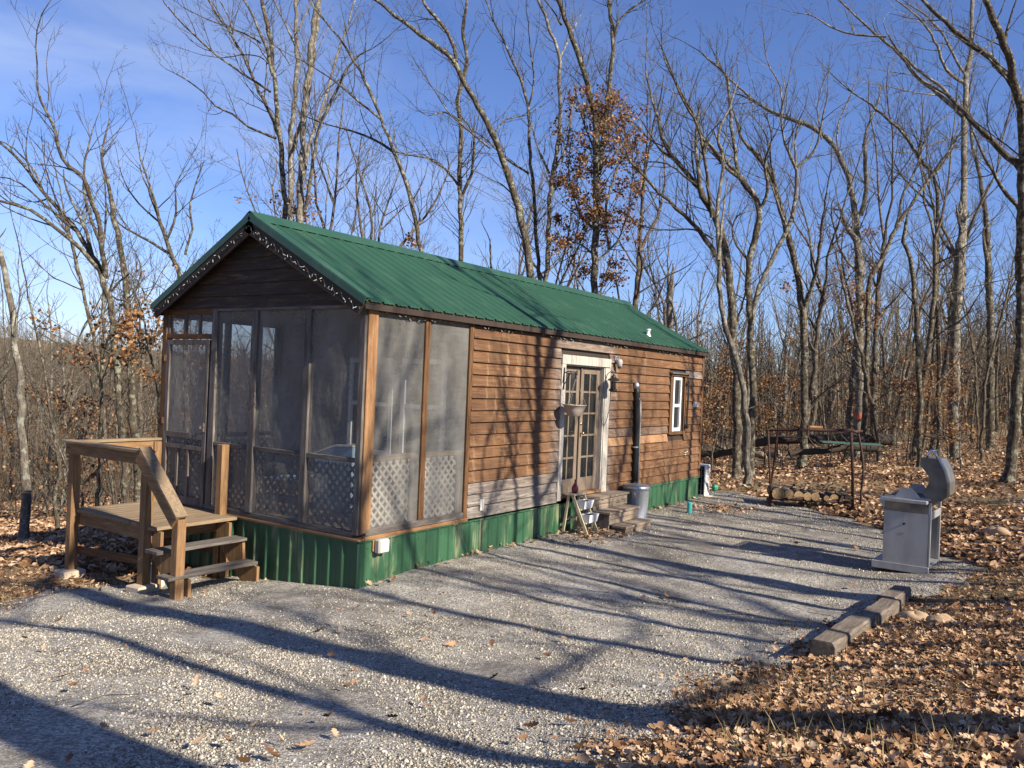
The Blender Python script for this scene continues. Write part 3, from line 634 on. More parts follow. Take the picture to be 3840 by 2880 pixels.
for a, b, c, d in W2:
    w = MB().box((a, 2.03, c), (a+.07, 2.10, d)).box((b-.07, 2.03, c), (b, 2.10, d)).box((a+.07, 2.03, c), (b-.07, 2.10, c+.07)).box((a+.07, 2.03, d-.07), (b-.07, 2.10, d)).box((a+.07, 2.035, 2.08), (b-.07, 2.09, 2.14)).build('window', M['white'], cabin)
    MB().box((a+.07, 2.06, c+.07), (b-.07, 2.066, d-.07)).build('pane', M['glass'], w)
# ---------------- screen door
sdr = MB().box((-3.945, -.03, .62), (-3.86, .012, 2.93)).box((-3.03, -.03, .62), (-2.95, .012, 2.93)).box((-3.86, -.03, 2.86), (-3.03, .012, 2.93)).box((-3.86, -.03, 1.545), (-3.03, .012, 1.62)).box((-3.86, -.03, 1.39), (-3.03, .012, 1.45)).box((-3.86, -.03, .62), (-3.03, .012, .73)).box((-3.62, -.028, .73), (-3.575, .01, 1.39)).box((-3.37, -.028, .73), (-3.325, .01, 1.39)).build('screen_door', M['grey_z'], cabin)
sheet((-3.86, 1.62), (-3.03, 2.86), -.008, 'y', 'screen_panel', sdr, .006, 31); sheet((-3.86, .73), (-3.03, 1.545), .0, 'y', 'screen_panel', sdr, .002, 32)
lattice(-3.86, -3.03, .73, 1.54, .03, 'y', 'grey_z', par=sdr)
MB().tube([(-2.985, -.03, 1.72), (-2.985, -.075, 1.72), (-2.985, -.09, 1.72)], [.012, .012, .022], 10).box((-3.005, -.036, 1.66), (-2.965, -.031, 1.78)).build('handle', M['chrome'], sdr)
for z in (2.62, 1.72, .85): MB().box((-3.985, -.04, z), (-3.93, -.032, z+.09)).tube([(-3.953, -.044, z), (-3.953, -.044, z+.09)], .009, 6).build('hinge', M['brown_z'], sdr)
# ---------------- skirting: ribbed metal
def ribbed(p0, p1, z0, z1, nrm, sp=.229, name='skirting'):
    p0, p1, nrm = Vector(p0), Vector(p1), Vector(nrm); L = (p1-p0).length; d = (p1-p0)/L; prof = []; t = .0
    prof.append((0, 0)); q = .10
    while q < L-.05: prof += [(q-.028, 0), (q-.012, .022), (q+.012, .022), (q+.028, 0)]; prof += [(q+sp/2-.02, 0), (q+sp/2, .005), (q+sp/2+.02, 0)]; q += sp
    prof = [a for a in prof if a[0] < L-.01]; prof.append((L, 0)); vs = []; fs = []; n = len(prof)
    for z in (z0, z1):
        for a, h in prof: vs.append(p0+d*a+nrm*h+Vector((0, 0, z)))
    for z in (z0, z1):
        for a, h in prof: vs.append(p0+d*a+nrm*(h-.004)+Vector((0, 0, z)))
    for i in range(n-1): fs += [(i, i+1, n+i+1, n+i), (2*n+i+1, 2*n+i, 3*n+i, 3*n+i+1), (n+i, n+i+1, 3*n+i+1, 3*n+i)]
    mb = MB().add(vs, fs); q = .16
    while q < L:
        for zz in (z0+.30, z1-.09): c = p0+d*q+nrm*.003+Vector((0, 0, zz)); mb.box(c-Vector((.006, .006, .006)), c+Vector((.006, .006, .006)))
        q += .458
    o = mb.build(name, M['skirt'], cabin)
    return o
ribbed((-4.0, -.012, 0), (.018, -.012, 0), -.55, .555, (0, -1, 0)); ribbed((.018, -.012, 0), (.018, 4.6, 0), -.2, .56, (1, 0, 0)); ribbed((.018, 6.5, 0), (.018, Ln, 0), -.2, .56, (1, 0, 0)); ribbed((.01, 4.6, 0), (.01, 6.5, 0), -.2, .56, (1, 0, 0))
ribbed((-4.0, Ln, 0), (-4.0, -.012, 0), -1, .555, (-1, 0, 0)); ribbed((.018, Ln, 0), (-4.0, Ln, 0), -1, .555, (0, 1, 0))
MB().box((-4.01, -.042, .553), (.046, -.014, .571)).box((.02, -.042, .556), (.046, 4.5, .574)).box((.02, 6.52, .556), (.046, Ln+.01, .596)).box((.012, -.032, -.3), (.028, -.006, .553)).build('skirting_trim', M['skirt'], cabin)
# ---------------- roof
slope = (RZ-EZ)/(Wd/2+EV)
def roofpan(sgn):
    mid = -Wd/2; prof = []; y = -OV; sp = .229; y1 = Ln+.10
    q = -OV+.05; prof.append((-OV, 0))
    while q < y1-.04: prof += [(q-.03, 0), (q-.014, .02), (q+.014, .02), (q+.03, 0), (q+sp/3-.012, 0), (q+sp/3, .009), (q+sp/3+.012, 0), (q+2*sp/3-.012, 0), (q+2*sp/3, .009), (q+2*sp/3+.012, 0)]; q += sp
    prof = [p for p in prof if p[0] < y1]; prof.append((y1, 0)); n = len(prof); vs = []; fs = []
    for dzz in (0, -.012):
        for t in (0, 1):
            for a, h in prof:
                x = mid+sgn*(Wd/2+EV+.03)*t; z = RZ-(Wd/2+EV+.03)*t*slope+h+dzz; vs.append((x, a, z))
    for i in range(n-1):
        fs += [(i, i+1, n+i+1, n+i), (2*n+i, 3*n+i, 3*n+i+1, 2*n+i+1), (n+i, n+i+1, 3*n+i+1, 3*n+i)]
    fs += [(0, n, 3*n, 2*n), (n-1, 2*n-1+0, 4*n-1, 3*n-1)]
    return vs, fs
mb = MB(); mb.add(*roofpan(1)); mb.add(*roofpan(-1)); 
for sg in (1, -1):
    for t_ in (.06, .36, .66, .965):
        for k_ in range(int((Ln+.2)/.229)):
            a_ = -OV+.125+k_*.229+rng.uniform(-.004, .004); e_ = (Wd/2+EV+.03)*t_; x_ = -Wd/2+sg*e_; z_ = RZ-e_*slope
            if a_ < Ln+.05: mb.add([(x_-.008, a_-.008, z_), (x_+.008, a_-.008, z_), (x_+.008, a_+.008, z_), (x_-.008, a_+.008, z_), (x_, a_, z_+.012)], [(0, 1, 4), (1, 2, 4), (2, 3, 4), (3, 0, 4)])
roof = mb.build('roof', M['roof'], cabin)
mid = -Wd/2
cap = [(mid-.19, RZ-.19*slope+.03), (mid-.03, RZ+.046), (mid, RZ+.06), (mid+.03, RZ+.046), (mid+.19, RZ-.19*slope+.03), (mid+.19, RZ-.19*slope+.022), (mid, RZ+.05), (mid-.19, RZ-.19*slope+.022)]
MB().prism([(a, -OV-.02, b) for a, b in cap], (0, Ln+OV+.15, 0)).build('ridge_cap', M['roof'], roof)
for sg in (1, -1):     # rake trim: green L flashing over a dark barge board
    a = Vector((mid, -OV-.012, RZ)); b = Vector((mid+sg*(Wd/2+EV+.03), -OV-.012, EZ-.03*slope)); d = (b-a).normalized(); nn = Vector((-d.z*sg, 0, d.x*sg))
    MB().prism([a+nn*.03, b+nn*.03, b-nn*.055, a-nn*.06], (0, -.012, 0)).prism([a+nn*.038, b+nn*.038, b+nn*.026, a+nn*.026], (0, .12, 0)).build('rake_trim', M['roof'], roof)
    MB().prism([a-nn*.057, b-nn*.057, b-nn*.20+d*-.03, a-nn*.20*1.1], (0, .028, 0)).build('barge_board', M['dark'], roof)
    MB().prism([a-nn*.03+Vector((0, .04, 0)), b-nn*.03+Vector((0, .04, 0)), b-nn*.05+Vector((0, .04, 0)), a-nn*.05+Vector((0, .04, 0))], (0, OV-.02, 0)).build('soffit', M['dark'], roof)
MB().box((EV-.02, -OV+.02, EZ-.115), (EV+.005, Ln+.08, EZ-.018)).box((.034, -.0, EZ-.05), (EV-.022, Ln+.05, EZ-.03)).build('fascia', M['dark'], roof)
MB().box((-Wd-EV-.005, -OV+.02, EZ-.13), (-Wd-EV+.02, Ln+.08, EZ-.018)).build('fascia', M['dark'], roof)
# vent pipe on the roof
c = crop(1950, 1200, 2700, 1382); d_ = ray(*c(885, 105)); tt = 1.0
q = CAM+d_*1
for i in range(5000):
    q = CAM+d_*(5+i*.005)
    if q[2] < RZ-(q[0]-mid)*slope+.0: break
MB().lathe((q[0], q[1], q[2]-.05), [(.07, 0), (.05, .06), (.038, .07), (.038, .15), (.055, .15), (.055, .175), (.01, .18)], 14).build('vent_pipe', M['white'], roof, smooth=False)
# ---------------- doorway
dfr = MB().box((.004, 4.45, .62), (.045, 4.575, 2.86)).box((.004, 5.965, .62), (.045, 6.145, 2.845)).box((.004, 4.44, 2.86), (.052, 6.15, 3.01)).build('door_frame', M['whitewash_z'], cabin)
MB().box((-.16, 4.55, .66), (.003, 4.58, 2.83)).box((-.16, 5.93, .66), (.03, 5.964, 2.84)).box((-.16, 4.55, 2.832), (.003, 5.99, 2.868)).build('jamb', M['whitewash_z'], dfr)
MB().box((-.16, 4.58, .655), (.06, 5.93, .69)).build('sill', M['orange_y'], dfr)
def french(y0, y1, x, kn):
    gy0, gy1 = y0+.11, y1-.11; rows = [.93, 1.285, 1.66, 2.035, 2.405, 2.72]
    mb = MB().box((x, y0, .70), (x+.045, gy0, 2.82)).box((x, gy1, .70), (x+.045, y1, 2.82)).box((x, gy0, .70), (x+.045, gy1, .93)).box((x, gy0, 2.72), (x+.045, gy1, 2.82))
    gm = (gy0+gy1)/2; mb.box((x+.008, gm-.016, .93), (x+.04, gm+.016, 2.72))
    for z in rows[1:-1]: mb.box((x+.008, gy0, z-.016), (x+.041, gm-.016, z+.016)).box((x+.008, gm+.016, z-.016), (x+.041, gy1, z+.016))
    o = mb.build('french_door', M['putty'], cabin); MB().box((x+.02, gy0, .93), (x+.024, gy1, 2.72)).build('glass', M['glass'], o)
    if kn:
        MB().tube([(x+.045, y0+.05, 1.70), (x+.085, y0+.05, 1.70), (x+.09, y0+.05, 1.70), (x+.115, y0+.05, 1.70), (x+.125, y0+.05, 1.70)], [.012, .012, .026, .03, .012], 12).build('knob', M['brass'], o, smooth=True)
        MB().tube([(x+.045, y0+.05, 1.86), (x+.062, y0+.05, 1.86), (x+.07, y0+.05, 1.86)], [.028, .028, .01], 12).build('deadbolt', M['brass'], o, smooth=True)
    return o
french(4.59, 5.245, -.115, False); o = french(5.25, 5.925, -.10, True); MB().box((-.054, 5.232, .70), (-.035, 5.262, 2.82)).build('astragal', M['putty'], o)
# curtain-ish dark interior back walls are the cabin itself
# ---------------- small window on the side wall
wf = MB().box((.002, 8.86, 1.58), (.05, 8.95, 2.80)).box((.002, 9.60, 1.56), (.05, 9.70, 2.80)).box((.002, 8.82, 2.80), (.075, 9.76, 2.845)).box((.002, 8.95, 1.57), (.04, 9.60, 1.635)).build('window_surround', M['brown_z'], cabin)
MB().prism([(0, 8.78, 2.845), (.12, 8.78, 2.845), (.12, 8.78, 2.862), (0, 8.78, 2.885)], (0, 1.0, 0)).build('drip_cap', M['grey_y'], wf)
wi = MB().box((-.03, 9.05, 1.64), (.03, 9.11, 2.79)).box((-.03, 9.42, 1.64), (.03, 9.48, 2.79)).box((-.03, 9.11, 1.64), (.03, 9.42, 1.71)).box((-.03, 9.11, 2.72), (.03, 9.42, 2.79)).box((-.03, 9.11, 2.15), (.03, 9.42, 2.21)).build('window', M['white'], cabin)
MB().box((-.015, 9.11, 1.71), (-.01, 9.42, 2.72)).build('pane', M['glass'], wi)
MB().box((-.02, 8.95, 1.635), (.012, 9.05, 2.80)).box((-.02, 9.48, 1.635), (.012, 9.60, 2.80)).build('window_panel', M['dark'], cabin)
MB().tube([(.09, 9.68, 2.72), (.10, 9.69, 2.4), (.09, 9.68, 2.0), (.10, 9.66, 1.72)], .022, 7).tube([(.05, 9.66, 1.74), (.13, 9.66, 1.72)], .04, 8).box((.03, 9.62, 2.62), (.11, 9.7, 2.66)).build('strap', M['black'], wf)
MB().box((.03, 10.14, 2.15), (.045, 10.42, 2.27)).build('vent_cover', M['greyp'], cabin)
MB().box((.03, 2.35, .69), (.045, 2.435, .845)).build('outlet_cover', M['cream'], cabin)

# ================================================================== ENTRY DECK
def gh(x, y): return float(max(H(x, y), gz(np.array(float(x)), np.array(float(y))) if float(gsd(np.array(float(x)), np.array(float(y)))) > 0 else -99))
dk = thing('entry_deck', 'small raised treated wood deck with handrail and open steps at the screen door', 'deck', (-3.2, -.65, gh(-3.2, -.65)))
def part(a, b, m, name, par, bv=.004): return MB().box(a, b).build(name, M[m], par, bevel=bv)
PA, PB, PC, PD = (-4.0, -1.25), (-2.32, -1.25), (-1.56, -1.31), (-2.45, -.10)
for (x, y), z0, z1 in ((PA, gh(*PA)-.0, 1.455), (PB, gh(*PB)+.02, 1.455), (PC, gh(*PC)-.12, .80), (PD, gh(*PD)-.05, 1.53), ((-4.0, -.09), -.45, 1.455)):
    part((x-.056, y-.056, z0), (x+.056, y+.056, z1), 'post_z', 'post', dk)
x = -4.03; k = 0
while x < -2.46:
    w = .142; j = rng.uniform(-.006, .006); part((x, -1.23+j, .562+rng.uniform(-.002, .002)), (min(x+w, -2.45), -.045, .60), 'deckw_y', 'deck_board', dk); x += w+.006
part((-2.44, -1.27, .558), (-2.13, -.075, .602), 'deckw_y', 'deck_board', dk)
part((-4.06, -1.19, .40), (-2.38, -1.152, .558), 'post_x', 'joist', dk); part((-4.06, -.13, .40), (-2.25, -.092, .558), 'post_x', 'joist', dk)
part((-4.05, -1.15, .40), (-4.012, -.13, .558), 'post_y', 'joist', dk); part((-2.42, -1.15, .40), (-2.382, -.13, .558), 'post_y', 'joist', dk)
part((-3.3, -1.15, .42), (-3.262, -.13, .558), 'post_y', 'joist', dk)
MB().beam((-3.94, -1.19, .06), (-2.38, -1.19, .15), .035, .10).build('brace', M['brown_x'], dk); MB().beam((-3.94, -.12, .06), (-2.4, -.12, .12), .035, .10).build('brace', M['brown_x'], dk)
for yy in (-1.19, -.22):                                     # stair stringers with sawtooth tops
    MB().prism([(-2.36, yy, .54), (-2.1, yy, .54), (-2.1, yy, .35), (-1.82, yy, .32), (-1.80, yy, .09), (-1.52, yy, .06), (-1.52, yy, -.22), (-1.76, yy, -.22), (-2.36, yy, .28)], (0, .04, 0)).build('stringer', M['post_z'], dk)
    part((-2.33, yy+.045, -.2), (-2.24, yy+.13, .54), 'post_z', 'support', dk)
part((-2.03, -1.43, .345), (-1.79, -.17, .385), 'grey_y', 'tread', dk); part((-1.74, -1.46, .095), (-1.50, -.22, .135), 'grey_y', 'tread', dk)
MB().beam((-4.11, -1.31, 1.50), (-2.20, -1.31, 1.50), .15, .036).build('handrail', M['deckw_x'], dk, bevel=.004)
MB().beam((-4.07, -1.325, 1.41), (-2.25, -1.325, 1.41), .036, .135).build('rail_board', M['post_x'], dk, bevel=.004)
MB().beam((-4.03, -1.24, 1.49), (-4.03, -.02, 1.49), .14, .036).build('handrail', M['deckw_y'], dk, bevel=.004)
MB().beam((-4.0, -1.2, 1.40), (-4.0, -.03, 1.40), .036, .135).build('rail_board', M['post_y'], dk, bevel=.004)
MB().beam((-2.28, -1.33, 1.555), (-1.46, -1.35, .82), .15, .036).build('handrail', M['deckw_x'], dk, bevel=.004)
MB().beam((-2.30, -1.39, 1.455), (-1.52, -1.39, .75), .036, .15).build('rail_board', M['post_x'], dk, bevel=.004)
for (x, y), lab in ((PA, 'pale block under the deck corner post farthest from the steps'), (PB, 'pale block under the middle deck post beside the steps')):
    z = gh(x, y); o = MB().box((x-.10, y-.17, z-.1), (x+.17, y+.12, z+.09), .006).build('concrete_block', M['concrete'], bevel=.012); tag(rebase(o), lab, 'block', 'blocks under the deck posts')
# coiled hose and bag beneath the deck
hc = Vector((-2.75, -.72, gh(-2.75, -.72)+.02)); pts = []
for i in range(90):
    a = i*.32; r_ = .25-.0006*i; pts.append(hc+Vector((math.cos(a)*r_, math.sin(a)*r_*.85, .03+i*.0022+.01*math.sin(i))))
o = MB().tube(pts, .024, 8).build('garden_hose', M['tabletop'], smooth=True); tag(rebase(o), 'coiled dull hose lying on the ground under the deck', 'hose')
mb = MB(); b0 = Vector((-2.5, -.98, gh(-2.5, -.98)))
mb.lathe(b0+Vector((0, 0, .0)), [(.10, 0), (.13, .03), (.12, .1), (.135, .16), (.11, .24), (.06, .29)], 9, .12, 3)
o = mb.build('plastic_bag', M['mint'], smooth=True); tag(rebase(o), 'bright pale green plastic bag behind the deck stair stringer', 'bag')

# ================================================================== DOOR STEPS
st = thing('door_steps', 'weathered grey wooden box steps with three treads below the french doors', 'steps', (.45, 5.8, gh(.45, 5.8)))
gz0 = .03
for x0, x1, zt, y0, y1 in ((.045, .37, .645, 5.10, 6.40), (.045, .64, .43, 5.17, 6.28), (.045, .89, .215, 5.28, 6.30)):
    part((x0, y0+.02, gz0), (x1-.03, y0+.055, zt-.04), 'grey_z', 'side_panel', st, 0)
for x0, x1, zt, y0, y1, zb in ((.06, .39, .645, 5.08, 6.42, .47), (.345, .66, .43, 5.15, 6.30, .255), (.635, .91, .215, 5.26, 6.32, .09)):
    n = 2; w = (x1-x0)/n
    for i in range(n): part((x0+i*w, y0, zt-.038), (x0+(i+1)*w-.004, y1, zt), 'stepw_y', 'tread', st)
for x1, y0, y1, zb, zt in ((.36, 5.10, 6.40, .43, .605), (.63, 5.17, 6.28, .215, .39), (.88, 5.28, 6.30, .03, .175)):
    h = (zt-zb)/2
    for i in range(2): part((x1-.03, y0+.02, zb+i*h+.003), (x1, y1-.02, zb+(i+1)*h-.003), 'stepw_y', 'riser', st)
# ================================================================== GARBAGE CAN
cx_, cy_ = .33, 6.80; z = gh(cx_, cy_); can = thing('garbage_can', 'dented galvanised metal garbage can with lid beside the wooden door steps', 'garbage can', (cx_, cy_, z))
MB().lathe((cx_, cy_, z), [(.205, 0), (.21, .02), (.205, .03), (.225, .30), (.238, .54), (.243, .56), (.24, .60)], 64, .014, 22).build('body', M['galv'], can, smooth=True)
MB().lathe((cx_, cy_, z+.60), [(.252, -.035), (.256, .0), (.252, .025), (.235, .045), (.20, .035), (.14, .05), (.05, .06), (.01, .062)], 40).build('lid', M['galv'], can, smooth=True)
MB().tube([(cx_-.04, cy_, z+.655), (cx_-.04, cy_, z+.69), (cx_+.04, cy_, z+.69), (cx_+.04, cy_, z+.655)], .006, 6).build('lid_handle', M['galv'], can)
a_ = R(-60)
MB().tube([(cx_+.24*math.cos(a_+d), cy_+.24*math.sin(a_+d), z+zz) if k in (0, 4) else (cx_+.262*math.cos(a_+d), cy_+.262*math.sin(a_+d), z+zz) for k, (d, zz) in enumerate(((-.2, .53), (-.2, .52), (0, .42), (.2, .52), (.2, .53)))], .005, 6).build('side_handle', M['galv'], can)
# black hose pipe on the wall
pp = thing('wall_pipe', 'tall black hose pipe with silver bands rising up the wall behind the garbage can', 'pipe', (.08, 7.22, .6))
MB().tube([(.085, 7.25, .62), (.08, 7.24, 1.0), (.085, 7.23, 1.6), (.08, 7.20, 2.1), (.075, 7.19, 2.42), (.07, 7.185, 2.53)], [.052, .052, .052, .055, .06, .058], 12).build('pipe', M['black'], pp, smooth=True)
MB().tube([(.13, 7.29, .62), (.13, 7.28, 2.0), (.12, 7.27, 2.28)], .016, 8).build('conduit', M['greyp'], pp, smooth=True)
MB().tube([(.07, 7.185, 2.50), (.06, 7.185, 2.58), (.03, 7.185, 2.62)], [.062, .055, .04], 12).build('elbow', M['galv'], pp, smooth=True)
for z in (1.38, 2.30): MB().lathe((.083, 7.21, z), [(.06, 0), (.06, .025)], 12).build('band', M['galv'], pp)

# ================================================================== STEP LADDER PLANTER
lz = gh(.4, 4.7); ld = thing('step_ladder', 'short cream wooden stepladder used as a plant stand beside the door steps', 'stepladder', (.33, 4.75, lz))
for y in (4.58, 4.93):
    MB().beam((.26, y, lz+.64), (.56, y+.01, lz), .022, .055, up=(1, 0, .4)).build('leg', M['ladder'], ld, bevel=.003)
    MB().beam((.19, y, lz+.64), (.10, y-.0, lz+.0), .022, .045, up=(1, 0, .1)).build('leg', M['ladder'], ld, bevel=.003)
part((.13, 4.55, lz+.635), (.31, 4.96, lz+.665), 'ladder', 'top_step', ld)
for z, xx in ((.20, .47), (.41, .37)): part((xx-.06, 4.592, lz+z), (xx+.05, 4.92, lz+z+.02), 'ladder', 'step', ld)
part((.11, 4.59, lz+.22), (.13, 4.92, lz+.26), 'ladder', 'crossbar', ld)
MB().box((.27, 4.552, lz+.60), (.275, 4.57, lz+.63)).build('bracket', M['galv'], ld)
for k, (z, xx, lab) in enumerate(((.222, .50, 'white planter box on the lower step of the cream stepladder'), (.432, .40, 'white planter box on the upper step of the cream stepladder'))):
    x0, x1, y0, y1, zb = xx-.095, xx+.08, 4.60, 4.91, lz+z; t = .022
    pl = thing('planter_box', lab, 'planter', (xx, 4.755, zb), 'white planter boxes on the stepladder')
    mb = MB(); lo = [(x0+t, y0+t, zb), (x1-t, y0+t, zb), (x1-t, y1-t, zb), (x0+t, y1-t, zb)]; hi = [(x0, y0, zb+.13), (x1, y0, zb+.13), (x1, y1, zb+.13), (x0, y1, zb+.13)]
    e = .012; hi2 = [(x0+e, y0+e, zb+.13), (x1-e, y0+e, zb+.13), (x1-e, y1-e, zb+.13), (x0+e, y1-e, zb+.13)]; lo2 = [(a, b, zb+.09) for a, b, c in hi2]
    mb.add(lo+hi+hi2+lo2, [(3, 2, 1, 0)]+[(i, (i+1) % 4, 4+(i+1) % 4, 4+i) for i in range(4)]+[(4+i, 4+(i+1) % 4, 8+(i+1) % 4, 8+i) for i in range(4)]+[(8+i, 8+(i+1) % 4, 12+(i+1) % 4, 12+i) for i in range(4)])
    mb.build('planter', M['white'], pl); MB().box((x0+.015, y0+.015, zb+.092), (x1-.015, y1-.015, zb+.115), .006).build('soil', M['soil'], pl)
bz = lz+.665; o = MB().lathe((.23, 4.70, bz), [(.035, 0), (.05, .01), (.056, .05), (.052, .10), (.03, .14), (.016, .165), (.014, .205), (.018, .21), (.018, .222), (.006, .222)], 20).build('glass_bottle', M['red'], smooth=True)
tag(rebase(o), 'dark red glass bottle standing on top of the stepladder', 'bottle')

# ================================================================== WALL FIXTURES
fl = thing('flood_light', 'square floodlight with clear lens on the green skirting at the porch corner', 'floodlight', (.03, .29, .41))
MB().box((.02, .20, .43), (.05, .30, .56)).build('mount', M['orange_z'], fl); MB().box((.05, .22, .405), (.135, .40, .575)).build('lens_box', M['greyp'], fl, bevel=.015)
MB().box((.137, .24, .42), (.142, .385, .555)).build('lens', M['cream'], fl, bevel=.003)
sl = thing('security_light', 'small jar shaped clear security light high on the wall right of the doors', 'wall light', (.03, 6.36, 3.02))
MB().box((.028, 6.29, 3.0), (.05, 6.40, 3.08)).tube([(.05, 6.34, 3.05), (.10, 6.34, 3.06), (.12, 6.33, 3.03)], .012, 6).build('bracket', M['galv'], sl)
MB().lathe((.12, 6.33, 2.88), [(.02, 0), (.05, .01), (.055, .11), (.045, .13), (.03, .14)], 14).build('glass_jar', M['greyp'], sl, smooth=True)
MB().lathe((.12, 6.33, 2.85), [(.028, 0), (.03, .03)], 12).build('sensor', M['black'], sl)
lt = thing('hanging_lantern', 'black cylindrical lantern with a cord loop hanging from a hook by the doors', 'lantern', (.2, 5.97, 2.44))
L0 = Vector((.2, 5.965, 2.44))
MB().lathe(L0, [(.07, 0), (.075, .01), (.075, .035), (.05, .04)], 18).build('base', M['black'], lt)
MB().lathe(L0, [(.045, .036), (.045, .175)], 14).build('globe', M['glass'], lt)
mb = MB()
for i in range(7): mb.lathe(L0+Vector((0, 0, .045+i*.02)), [(.066, 0), (.07, .004), (.066, .008)], 18)
mb.build('ring_cage', M['black'], lt)
MB().lathe(L0, [(.078, .18), (.115, .19), (.10, .205), (.045, .245), (.04, .27), (.015, .285)], 20).build('roof', M['black'], lt)
MB().tube([(.03, 5.98, 2.60), (.08, 5.96, 2.74), (.16, 5.955, 2.80), (.2, 5.965, 2.77), (.2, 5.965, 2.72)], .007, 6).build('hook', M['black'], lt, smooth=True)
cord = [(.2, 5.965, 2.73), (.15, 6.06, 2.66), (.08, 6.10, 2.4), (.06, 6.12, 2.1), (.05, 6.06, 1.92), (.05, 5.98, 1.83), (.055, 5.86, 1.87), (.055, 5.80, 2.0), (.06, 5.80, 2.3), (.10, 5.84, 2.66)]
cs_ = []
for i in range(len(cord)-1):
    a, b = Vector(cord[i]), Vector(cord[i+1]); cs_ += [a.lerp(b, t) for t in (0, .5)]
cs_.append(Vector(cord[-1])); MB().tube(cs_, .005, 5).build('cord', M['black'], lt, smooth=True)
# hanging basket on a bracket at the left casing
hb = thing('hanging_basket', 'faded tan hanging basket with dead stems on a black bracket before the doors', 'hanging basket', (.3, 4.45, 2.02))
B0 = Vector((.3, 4.45, 2.02)); MB().lathe(B0, [(.10, 0), (.115, .01), (.155, .10), (.18, .165), (.195, .17), (.195, .185), (.18, .183), (.17, .15), (.05, .14)], 28).build('bowl', M['basket'], hb, smooth=True)
MB().lathe(B0, [(.17, .15), (.12, .165), (.01, .17)], 14).build('soil', M['soil'], hb)
for a in (0.4, 2.5, 4.6): MB().tube([B0+Vector((.185*math.cos(a), .185*math.sin(a), .18)), B0+Vector((0, 0, .60))], .003, 4).build('hanger_wire', M['greyp'], hb)
MB().tube([B0+Vector((0, 0, .58)), B0+Vector((0, .02, .64)), B0+Vector((0, .045, .67)), B0+Vector((0, .03, .71)), B0+Vector((0, 0, .71)), B0+Vector((-.0, -.02, .68))], .008, 6).build('hook', M['black'], hb, smooth=True)
MB().tube([(.03, 4.50, 2.70), (.14, 4.48, 2.735), (.30, 4.45, 2.725), (.33, 4.45, 2.75)], .009, 6).tube([(.05, 4.50, 2.50), (.20, 4.47, 2.725)], .007, 6).box((.046, 4.49, 2.44), (.056, 4.52, 2.80)).build('bracket', M['black'], hb)
tb = TB(); rg = random.Random(3)
for i in range(26):
    a = rg.uniform(0, 6.28); r_ = rg.uniform(0, .15); d = np.array([math.cos(a)*.8, math.sin(a)*.8, rg.uniform(.1, .8)]); grow(tb, np.array(B0)+np.array([r_*math.cos(a), r_*math.sin(a), .16]), d, rg.uniform(.06, .22), .003, 1, rg, -.05, .0015, 12)
me = tb.mesh('dead_stems', M['rust'], tuple(B0)); o = bpy.data.objects.new('dead_stems', me); COL.objects.link(o); o.parent = hb
# flower ornament under the window
fo = thing('hanging_ornament', 'small string of yellow and green flower ornaments hanging under the small window', 'ornament', (.06, 9.79, 1.1))
MB().tube([(.04, 9.72, 1.6), (.05, 9.75, 1.4), (.05, 9.78, 1.2)], .003, 4).build('string', M['straw'], fo)
for i in range(7):
    a = i*.9; c = Vector((.06, 9.79+.05*math.cos(a), 1.17+.045*math.sin(a)-.01*i)); MB().lathe(c, [(.003, 0), (.024, .008), (.01, .02)], 6).build('flower', [M['cream'], M['lgreen'], M['brass'], M['white']][i % 4], fo)
# string lights
def string_lights(label, path, nb, z):
    t = thing('string_lights', label, 'string lights', tuple(path[0]), 'unlit string lights along the roof edges')
    MB().tube(path, .004, 4).build('wire', M['wire'], t, smooth=True)
    n = len(path); b0 = None
    for i in range(nb):
        f = (i+.5)/nb*(n-1); q = Vector(path[int(f)]).lerp(Vector(path[min(int(f)+1, n-1)]), f-int(f))
        if b0 is None:
            b0 = MB().tube([Vector(path[0]), Vector(path[0])+Vector((0, -.003, -.022)), Vector(path[0])+Vector((0, -.005, -.042))], [.004, .005, .0015], 5).build('bulb', M['greyp'], t); o = b0
        else: o = b0.copy(); COL.objects.link(o)
        o.parent = t; o.location = q-Vector(path[0]); o.rotation_euler = (rng.uniform(-1.2, 1.2), rng.uniform(-1.2, 1.2), rng.uniform(0, 6))
    return t
A1 = Vector((mid, -OV-.035, RZ-.16))
for sg, lab, nb in ((1, 'unlit string lights looped along the right rake of the gable', 46), (-1, 'unlit string lights along the left rake of the gable', 34)):
    B1 = Vector((mid+sg*(Wd/2+EV-.02), -OV-.035, EZ-.13)); pts = []
    for i in range(90):
        t = i/89; pts.append(A1.lerp(B1, t)+Vector((0, -.008*math.sin(i*2.1), (.035 if sg > 0 else .02)*math.sin(i*.95)+.012*math.sin(i*2.7))))
    string_lights(lab, pts, nb, 0)
pts = [Vector((.06, .15, 3.33))]
for i in range(120):
    t = i/119; y = -.02+9.3*t if t < .62 else 5.75+(t-.62)*12; sag = .10*abs(math.sin(t*math.pi*5.2)); pts.append(Vector((.055, y, 3.36-sag-.02*math.sin(i*2.2))))
pts[0] = Vector((.06, -.06, 3.36)); string_lights('unlit string lights sagging under the long eave above the side wall', pts, 90, 0)

